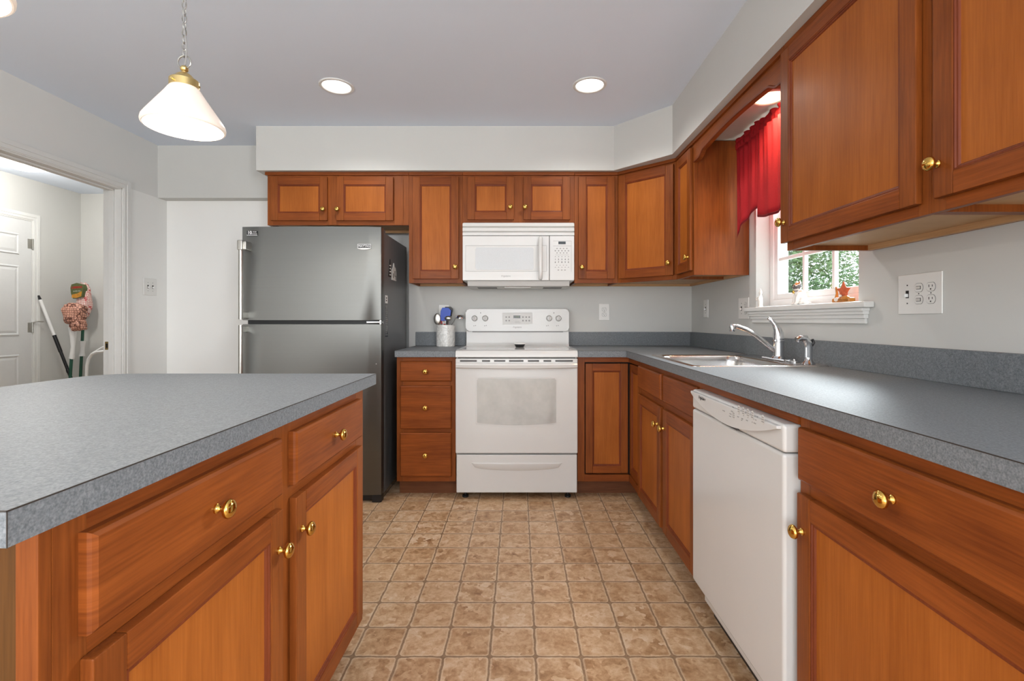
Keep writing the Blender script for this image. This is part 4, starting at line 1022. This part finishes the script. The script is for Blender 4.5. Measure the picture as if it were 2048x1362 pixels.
plate('switch_plate', 'wide three gang white plate with switches and outlet right of the window', 'switch', (XR - .0002, 1.557, 1.202), (0, -1, 0), nr, ['toggle', 'twin', 'duplex'], h=.132)

# ------------------------------------------------------------------ LIGHTS (fixtures)
def recessed(x, y, z, lens, label, watts, col, r=.095):
    t = thing('recessed_light', (x, y, z), label, 'ceiling light')
    m = MB(); m.lathe([(r, 0), (r, -.003), (r - .004, -.006), (r - .016, -.006), (r - .02, -.001), (r - .02, 0)], (x, y, z), n=40); build(m, 'trim_ring', 'trim', t)
    m = MB(); m.lathe([(0, -.005), (r * .5, -.0045), (r - .019, -.0015)], (x, y, z), n=40); build(m, 'lens', lens, t)
    spot('recessed_lamp', (x, y, z - .02), watts, col)
recessed(-1.027, 2.702, ZC - .0003, 'lens', 'lit recessed ceiling light above the refrigerator, left of the pair', RECESSED_W, (1, .97, .93))
recessed(.396, 2.69, ZC - .0003, 'lens', 'lit recessed ceiling light above the range, right of the pair', RECESSED_W, (1, .97, .93))
recessed(1.143, 2.19, ZS - .0003, 'lens_warm', 'warm lit recessed light over the sink behind the valance board', NICHE_W, (1, .70, .40), r=.086)
def pendant(x, y, label):
    zr = 1.683
    t = thing('pendant_light', (x, y, zr), label, 'pendant light', 'pendants over the island')
    prof = [(.1025, .0), (.1055, .003), (.1062, .009), (.1045, .017), (.098, .028), (.050, .100), (.043, .112), (.037, .120), (.033, .125)]
    m = MB(); m.lathe(prof, (x, y, zr), n=48); m.lathe([(r - .003, h + (.0 if i else 0)) for i, (r, h) in enumerate(prof)], (x, y, zr), n=48)
    m.lathe([(.1025, 0), (.0995, 0)], (x, y, zr), n=48); build(m, 'shade', 'shade', t)
    m = MB(); m.ball((x, y, zr + .055), .028, .028, .034, 18); m.lathe([(0, 0), (.014, 0), (.014, .05), (0, .05)], (x, y, zr + .08), n=14); tag(build(m, 'bulb', 'bulb', t), 'glowing bulb')
    m = MB(); m.lathe([(.0385, .119), (.0385, .140), (.036, .143), (.026, .146), (.022, .155), (.012, .163), (.006, .165), (.006, .168), (.010, .171), (.011, .177), (.008, .183), (0, .184)], (x, y, zr), n=32)
    for a in (20, 140, 260): m.lathe([(0, 0), (.003, 0), (.003, .008), (0, .008)], (x + .0385 * math.cos(R(a)), y + .0385 * math.sin(R(a)), zr + .128), '-y', 8)
    build(m, 'brass_cap', 'brass_dull', t)
    m = MB(); m.tube([(x + .019 * math.cos(R(a)), y, zr + .196 + .019 * math.sin(R(a))) for a in range(0, 360, 20)], .0022, 8, closed=True); build(m, 'loop', 'nickel', t)
    m = MB(); z = zr + .222; k = 0
    while z < ZC - .05:
        pts = []
        for a in range(0, 360, 30):
            ca, sa = math.cos(R(a)) * .0062, math.sin(R(a)) * .0125
            pts.append((x + (ca if k % 2 else 0), y + (0 if k % 2 else ca), z + sa))
        m.tube(pts, .0016, 6, closed=True); z += .0205; k += 1
    build(m, 'chain', 'nickel', t)
    m = MB(); m.tube([(x + .004 + .005 * math.sin(i * 1.3), y - .003, zr + .185 + (ZC - .03 - zr - .185) * i / 14) for i in range(15)], .0022, 6); build(m, 'cord', 'grey_print', t)
    m = MB(); m.lathe([(0, -.03), (.012, -.03), (.055, -.018), (.06, -.002), (.06, 0)], (x, y, ZC), n=32); build(m, 'canopy', 'brass_dull', t)
    point('pendant_lamp', (x, y, zr + .012), PENDANT_W, (1, .94, .85), .025)
pendant(-.99, 1.42, 'lit white glass cone pendant over the island, farther from the camera'); pendant(-.99, .80, 'lit white glass pendant cut off by the top left corner of the photo')
t = thing('flush_light', (-3.97, 3.86, ZC), 'lit flush dome light on the ceiling of the room beyond the doorway', 'ceiling light')
m = MB(); m.lathe([(.17, 0), (.175, -.012), (.165, -.02)], (-3.97, 3.86, ZC - .0003), n=40); build(m, 'rim', 'brass_dull', t)
m = MB(); m.lathe([(.168, -.016), (.168, -.05), (.13, -.085), (.07, -.105), (0, -.112)], (-3.97, 3.86, ZC), n=40); build(m, 'dome', 'dome', t)
point('flush_lamp', (-3.97, 3.86, ZC - .16), LAUNDRY_W, (1, .96, .9), .08)

# ------------------------------------------------------------------ CURTAIN AND ROD
def curtain():
    t = thing('curtain_rod', (1.215, 2.24, 2.085), 'thin white curtain rod over the sink window', 'curtain rod')
    m = MB(); m.tube([(1.30, 2.668, 2.085), (1.225, 2.668, 2.085), (1.215, 2.655, 2.085), (1.215, 1.825, 2.085), (1.225, 1.812, 2.085), (1.30, 1.812, 2.085)], .005, 8); build(m, 'rod', 'white_plastic', t)
    c = thing('curtain', (1.21, 2.24, 2.08), 'gathered red fabric valance curtain with scalloped tails over the sink window', 'curtain')
    def wave(y, z):
        k = min(1, max(0, (2.06 - z) / .45))
        return .009 * math.sin(y * 43 + 1.1 * math.sin(y * 17)) * (.5 + .2 * k) + .006 * math.sin(y * 139 + .6) * (1 - k) ** 2
    def sheet(m, ya, yb, zlow, xo, mi=0, hem=True, ny=90, top=2.058):
        rows = []; rows2 = []
        for j in range(ny + 1):
            y = ya + (yb - ya) * j / ny; zl = zlow(y); nz = 16; row = []
            for i in range(nz + 1):
                z = top + (zl + .012 - top) * i / nz; row.append((1.205 + xo + wave(y, z), y, z))
            rows.append(row); b = row[-1]; rows2.append([b, (b[0] - .0008, y, zl + .011), (b[0] + .0002, y, zl)])
        m.grid(rows, 0); m.grid(rows2, 1)
    # header ruffle, rod pocket
    m = MB(); rows = []
    for j in range(181):
        y = 1.83 + .83 * j / 180
        w = .008 * math.sin(y * 150 + 2 * math.sin(y * 31)); w2 = .012 * math.sin(y * 95 + 1.7 * math.sin(y * 23))
        dz = .006 * math.sin(y * 47) + .004 * math.sin(y * 120)
        rows.append([(1.206 + w2, y, 2.118 + dz), (1.204 + .7 * w, y, 2.108 + dz * .5), (1.206 + .4 * w, y, 2.098), (1.202 + .35 * w, y, 2.090), (1.2005 + .4 * w, y, 2.080), (1.204 + .5 * w, y, 2.070), (1.207 + w, y, 2.062), (1.205 + wave(y, 2.056), y, 2.056)])
    m.grid(rows); h = build(m, 'gathered_header', 'curtain', c)
    md = h.modifiers.new('cloth_thickness', 'SOLIDIFY'); md.thickness = .0012
    def tail_far(y):
        k = (2.66 - y) / .27                          # 0 outer edge, 1 inner
        return 1.572 + .120 * min(1, max(0, k)) ** .55
    def tail_near(y): return tail_far(4.49 - y)
    def mid(y): return 1.612 + .022 * ((y - 2.245) / .16) ** 2
    for nm, a, b, f, xo in (('tail', 2.39, 2.66, tail_far, .0), ('tail', 1.83, 2.10, tail_near, .0), ('center_panel', 2.085, 2.405, mid, -.012)):
        m = MB(); sheet(m, a, b, f, xo); o = build(m, nm, ['curtain', 'curtain_hem'], c); md = o.modifiers.new('cloth_thickness', 'SOLIDIFY'); md.thickness = .0012
curtain()

# ------------------------------------------------------------------ SILL ORNAMENTS
ZL = 1.1873
def figurine_mat():
    m, nt, bs = new_mat('calico_glaze')
    tc = N(nt, 'ShaderNodeTexCoord'); n = noise(nt, tc.outputs['Object'], 26, 2)
    sp = N(nt, 'ShaderNodeSeparateXYZ'); nt.links.new(tc.outputs['Object'], sp.inputs[0])
    r = ramp(nt, n.outputs['Fac'], [(.47, lin(196, 118, 48)), (.49, lin(236, 230, 220)), (.54, lin(236, 230, 220)), (.56, lin(96, 90, 88))])
    mask = ramp(nt, sp.outputs['Z'], [(.058, (0, 0, 0, 1)), (.066, (1, 1, 1, 1))])
    mx = N(nt, 'ShaderNodeMix', data_type='RGBA'); nt.links.new(mask.outputs[0], mx.inputs['Factor']); mx.inputs['A'].default_value = lin(238, 235, 229); nt.links.new(r.outputs[0], mx.inputs['B'])
    nt.links.new(mx.outputs['Result'], bs.inputs['Base Color']); bs.inputs['Roughness'].default_value = .18; bs.inputs['Coat Weight'].default_value = .5
    return m
M['calico'] = figurine_mat()
def animal():
    cx, cy = 1.318, 2.253
    t = thing('animal_figurine', (cx, cy, ZL), 'glazed white seated cat figurine with tan and grey patches on the sill', 'figurine')
    m = MB(); b = m.ball
    b((cx + .006, cy, ZL + .036), .024, .026, .035); b((cx + .01, cy - .004, ZL + .022), .027, .030, .022); b((cx - .006, cy + .002, ZL + .058), .017, .019, .024)
    b((cx - .006, cy + .008, ZL + .087), .019, .020, .019); b((cx - .018, cy + .012, ZL + .082), .010, .010, .009)
    for s in (-1, 1):
        m.lathe([(.008, -.006), (.006, .004), (0, .014)], (cx - .002, cy + .008 + s * .012, ZL + .104), n=10)
        m.tube([(cx - .010, cy + s * .010, ZL + .055), (cx - .020, cy + s * .010, ZL + .03), (cx - .022, cy + s * .011, ZL + .006)], [.009, .008, .008], 8); b((cx - .026, cy + s * .011, ZL + .006), .011, .008, .006); b((cx + .0, cy + s * .024, ZL + .008), .02, .009, .008)
    m.tube([(cx + .03, cy - .01, ZL + .008), (cx + .028, cy - .032, ZL + .008), (cx + .01, cy - .042, ZL + .008), (cx - .006, cy - .040, ZL + .009)], [.008, .008, .008, .006], 8)
    o = build(m, 'body', 'calico', t, sharp=180)
    r = o.modifiers.new('fuse', 'REMESH'); r.mode = 'VOXEL'; r.voxel_size = .0022; r.use_smooth_shade = True
    sm = o.modifiers.new('soften', 'SMOOTH'); sm.iterations = 3; sm.factor = .5
    m = MB()
    for s in (-1, 1): m.ball((cx - .0235, cy + .010 + s * .0085, ZL + .092), .0028, n=8)
    m.ball((cx - .0285, cy + .012, ZL + .084), .0025, n=8); build(m, 'eyes_and_nose', 'black', t)
    m = MB(); m.tube([(cx - .006 + .0165 * math.cos(R(a)), cy + .005 + .0175 * math.sin(R(a)), ZL + .070) for a in range(0, 360, 24)], .0028, 8, closed=True); build(m, 'collar', 'plate_grey', t)
    m = MB(); m.ball((cx - .024, cy + .010, ZL + .062), .006, .007, .008, 10); build(m, 'bell', 'brass', t)
animal()
def starfish():
    cx, cy = 1.322, 1.955
    t = thing('starfish_ornament', (cx, cy, ZL), 'orange starfish ornament on an amber shell strewn stand on the sill', 'ornament')
    m = MB(); m.box(cx - .016, cx + .016, cy - .05, cy + .052, ZL, ZL + .02, .006, seg=3); m.tube([(cx, cy + .047, ZL + .01), (cx + .003, cy + .045, ZL + .04), (cx, cy + .046, ZL + .068)], [.008, .005, .004], 8); m.ball((cx - .012, cy - .028, ZL + .018), .012, .022, .010); build(m, 'stand', 'tan_glaze', t)
    m = MB(); pts = []
    zc = ZL + .046
    for i in range(10):
        a = R(90 + 36 * i); r = .060 if i % 2 == 0 else .0125; pts.append((cy + r * math.cos(a), zc + r * math.sin(a)))
    b = bmesh.new(); fr = [b.verts.new((cx - .003, y, z)) for y, z in pts]; bk = [b.verts.new((cx + .004, y, z)) for y, z in pts]; c1 = b.verts.new((cx - .012, cy, zc)); c2 = b.verts.new((cx + .008, cy, zc))
    for i in range(10):
        j = (i + 1) % 10; b.faces.new((fr[i], fr[j], c1)); b.faces.new((bk[j], bk[i], c2)); b.faces.new((fr[i], bk[i], bk[j], fr[j]))
    m._take(b, 0); o = build(m, 'starfish', 'star', t, sharp=50); sb = o.modifiers.new('round', 'SUBSURF'); sb.levels = 2; sb.render_levels = 2
    m = MB(); m.ball((cx - .014, cy + .022, ZL + .014), .008, .012, .009); m.ball((cx - .014, cy + .0, ZL + .028), .006, .007, .006); build(m, 'shell', 'shell', t)
starfish()
t = thing('white_figurine', (1.298, 2.58, ZL), 'slim white ceramic figure at the far left end of the sill', 'figurine')
m = MB(); m.lathe([(0, 0), (.012, 0), (.013, .004), (.010, .012), (.012, .028), (.0105, .05), (.007, .062), (.0055, .066), (.0085, .074), (.0085, .080), (.005, .088), (.002, .098), (0, .099)], (1.298, 2.58, ZL), n=18); m.tube([(1.288, 2.572, ZL + .055), (1.282, 2.565, ZL + .04), (1.287, 2.562, ZL + .028)], .004, 8); m.tube([(1.291, 2.59, ZL + .055), (1.284, 2.597, ZL + .045), (1.283, 2.59, ZL + .034)], .004, 8)
build(m, 'figure', 'shell', t)

# ------------------------------------------------------------------ UTENSIL CROCK
KX, KY = -.537, 3.52
t = thing('utensil_crock', (KX, KY, ZW), 'white marble utensil crock on the short worktop left of the range', 'crock')
m = MB(); m.lathe([(0, 0), (.066, 0), (.068, .002), (.068, .154), (.066, .157), (.062, .157), (.060, .154), (.060, .01), (0, .01)], (KX, KY, ZW + .0003), n=48); build(m, 'crock', 'marble', t)
ZK = ZW + .012
def utensil(name, label, tip, foot, parts):
    t = thing(name, (KX + foot[0], KY + foot[1], ZK), label, 'utensil', 'utensils in the marble crock')
    f = Vector((KX + foot[0], KY + foot[1], ZK + .003)); p = Vector((KX + tip[0], KY + tip[1], ZW + tip[2]))
    for (nm, mt, fn) in parts:
        m = MB(); fn(m, f, p); build(m, nm, mt, t)
def rod(r): return lambda m, f, p: m.tube([f, p], r, 8)
def head(rx, ry, rz, dx=0, dz=0): return lambda m, f, p: m.ball((p.x + dx, p.y, p.z + dz), rx, ry, rz, 16)
utensil('spoon', 'large steel serving spoon leaning farthest left in the crock', (-.058, -.012, .20), (.0, -.02), [('handle', 'chrome', rod(.004)), ('bowl', 'nickel', head(.026, .008, .042, -.002, .0))])
def blade(w, t_, h, tilt=0): return lambda m, f, p: m.prism([(p.x - w, p.z - h), (p.x + w * .8, p.z - h), (p.x + w * 1.1, p.z + h * .55), (p.x + w * .6, p.z + h), (p.x - w * .6, p.z + h), (p.x - w * .9, p.z + h * .5)], p.y - t_, p.y + t_, 'y', .002)
utensil('spatula', 'blue silicone spatula in front at the middle of the crock', (-.002, -.004, .235), (-.012, .002), [('handle', 'plate', rod(.006)), ('blade', 'blue_sil', blade(.038, .006, .048))])
utensil('turner', 'black nylon turner standing behind the blue spatula', (.012, .032, .255), (.0, .035), [('handle', 'black', rod(.006)), ('blade', 'black', blade(.034, .003, .036))])
utensil('scraper', 'red scraper with pale handle behind the steel spoon', (-.025, .015, .195), (.012, .012), [('handle', 'plate', rod(.007)), ('blade', 'red_sil', blade(.017, .004, .030))])
utensil('spoon', 'brown tinted metal spoon in front at the right of the crock', (.026, -.052, .205), (.016, -.038), [('handle', 'chrome', rod(.004)), ('bowl', 'nickel', head(.027, .014, .018))])
def ladle(m, f, p): m.lathe([(.031, .004), (.030, .014), (.022, .027), (.010, .032), (0, .033), (0, .031), (.020, .025), (.028, .013), (.029, .004), (.031, .004)], (p.x, p.y, p.z - .012), n=24)
def lad_h(m, f, p): m.tube([f, (f.x + .03, f.y, f.z + .13), (p.x - .05, p.y, p.z - .035), (p.x - .03, p.y, p.z + .006)], .0035, 8)
utensil('ladle', 'dark shiny steel ladle hanging over the right side of the crock', (.106, .01, .212), (.0, .01), [('handle', 'chrome', lad_h), ('bowl', 'chrome', ladle)])
utensil('peeler', 'small red handled tool low at the front of the crock', (-.002, -.042, .165), (0, -.03), [('handle', 'red_sil', rod(.008))])

# ------------------------------------------------------------------ LAUNDRY CORNER: POLE, TWO MOPS, TUBE RACK
t = thing('pole', (-4.22, 4.75, 0), 'white and black telescopic pole leaning on the wall beyond the doorway', 'pole')
a, b = Vector((-4.22, 4.75, .004)), Vector((-4.535, 4.53, 1.352))
L = lambda k: a.lerp(b, k)
m = MB(); m.tube([L(0), L(.72)], .013, 12); m.tube([L(.60), L(.72)], .0155, 12); m.tube([L(.45), L(.47)], .0155, 12); build(m, 'lower_tube', 'black', t)
m = MB(); m.tube([L(.72), L(.97)], .0135, 12); build(m, 'upper_tube', 'white_plastic', t)
m = MB(); m.tube([L(.97), L(1)], [.013, .007], 12); build(m, 'tip', 'black', t)
def lump(m, c, rx, ry, rz, seed, amp=.18):
    t_ = bmesh.new(); bmesh.ops.create_icosphere(t_, subdivisions=4, radius=1)
    rr = random.Random(seed); ph = [rr.uniform(0, 6) for _ in range(6)]
    for v in t_.verts:
        k = 1 + amp * (math.sin(5 * v.co.x + ph[0]) * math.sin(4 * v.co.z + ph[1]) + .6 * math.sin(9 * v.co.z + ph[2] + 4 * v.co.y) + .4 * math.sin(13 * v.co.x + ph[3]))
        p = v.co.copy(); e = .75
        p = Vector([math.copysign(abs(q) ** e, q) for q in p])
        v.co = Vector((c[0] + p.x * rx * k, c[1] + p.y * ry * k, c[2] + p.z * rz * k))
    m._take(t_, 0)
def mop(label, foot, top, seed):
    return None
# mop with green pole and netted head
d = 4.64; px = 960 / d; wx = lambda x: (x - 1038) / px; wz = lambda y: 1.115 + (641 - y) / px
t = thing('mop', (wx(139), d, 0), 'mop with green pole, long white socket and brown net covered head', 'mop')
m = MB(); m.tube([(wx(139), d - .03, .004), (wx(143), d, wz(714))], .0125, 12); build(m, 'pole', 'green_pole', t)
m = MB(); m.tube([(wx(143), d, wz(717)), (wx(144), d, wz(714)), (wx(146), d, wz(694)), (wx(146), d, wz(672)), (wx(145), d, wz(655)), (wx(143), d, wz(636))], [.022, .021, .017, .026, .032, .022], 14); m.box(wx(143), wx(147), d - .034, d - .028, wz(657), wz(655)); build(m, 'socket', 'white_plastic', t)
m = MB(); lump(m, (wx(155), d - .03, wz(628)), .095, .06, .105, 3, .09); lump(m, (wx(164), d - .035, wz(650)), .062, .05, .055, 5, .10); build(m, 'net_head', 'net_brown', t)
d = 4.87; px = 960 / d
t = thing('mop', (wx(160), d, 0), 'mop with green pole and white grip whose head is in a printed plastic bag', 'mop')
m = MB(); m.tube([(wx(158), d - .03, .004), (wx(161), d, wz(753)), (wx(166), d, wz(650)), (wx(168), d, wz(610))], .0125, 12); build(m, 'pole', 'green_pole', t)
m = MB(); m.tube([(wx(164), d, wz(712)), (wx(164.4), d, wz(706)), (wx(165), d, wz(697)), (wx(165.5), d, wz(688)), (wx(166), d, wz(682))], [.026, .021, .018, .021, .026], 14); build(m, 'grip', 'white_plastic', t)
m = MB(); lump(m, (wx(172), d - .02, wz(600)), .058, .045, .17, 8, .10); bg = build(m, 'bag', 'net_red', t)
M['label_green'] = plain('green_label', (84, 92, 52), .4, var=.15, vscale=60); M['label_gold'] = plain('gold_label', (196, 134, 42), .4, var=.25, vscale=50)
m = MB(); yq = d - .085
m.prism([(wx(156), wz(577)), (wx(158), wz(570)), (wx(168), wz(567)), (wx(179), wz(570)), (wx(182), wz(577)), (wx(179), wz(595)), (wx(161), wz(598)), (wx(157), wz(588))], yq, yq + .05, 'y', .004); lb = build(m, 'bag_label', 'label_green', bg)
m = MB(); m.prism([(wx(159), wz(596)), (wx(160), wz(590)), (wx(170), wz(588)), (wx(179), wz(583)), (wx(178), wz(593)), (wx(168), wz(597))], yq - .0015, yq + .001, 'y'); build(m, 'gold_patch', 'label_gold', lb)
text('LIBMAN', .030, 'brand_name', 'red_sil', lb, (wx(169), yq - .001, wz(576)), (1, 0, .06), (-.06, 0, 1), bold=.001)
text('wonder mop', .014, 'label_word', 'badge_silver', lb, (wx(169), yq - .001, wz(583)), (1, 0, .06), (-.06, 0, 1))
t = thing('tube_rack', (-3.55, 4.3, 0), 'white bent tube rack partly hidden by the doorway jamb', 'rack')
d = 4.3; px = 960 / d
m = MB(); m.tube([(wx(173), d, .012), (wx(173), d, wz(752)), (wx(174), d, wz(730)), (wx(177), d, wz(718)), (wx(184), d, wz(708)), (wx(194), d, wz(704)), (wx(213), d, wz(702)), (wx(262), d, wz(700)), (wx(272), d, wz(706)), (wx(276), d, wz(722)), (wx(277), d, .012)], .012, 12); build(m, 'frame', 'white_plastic', t)
m = MB(); m.tube([(wx(180), d + .03, wz(706)), (wx(190), d + .06, wz(697)), (wx(200), d + .09, wz(690)), (wx(215), d + .12, wz(684)), (wx(262), d + .12, wz(684))], .007, 10); build(m, 'brace', 'white_plastic', t)
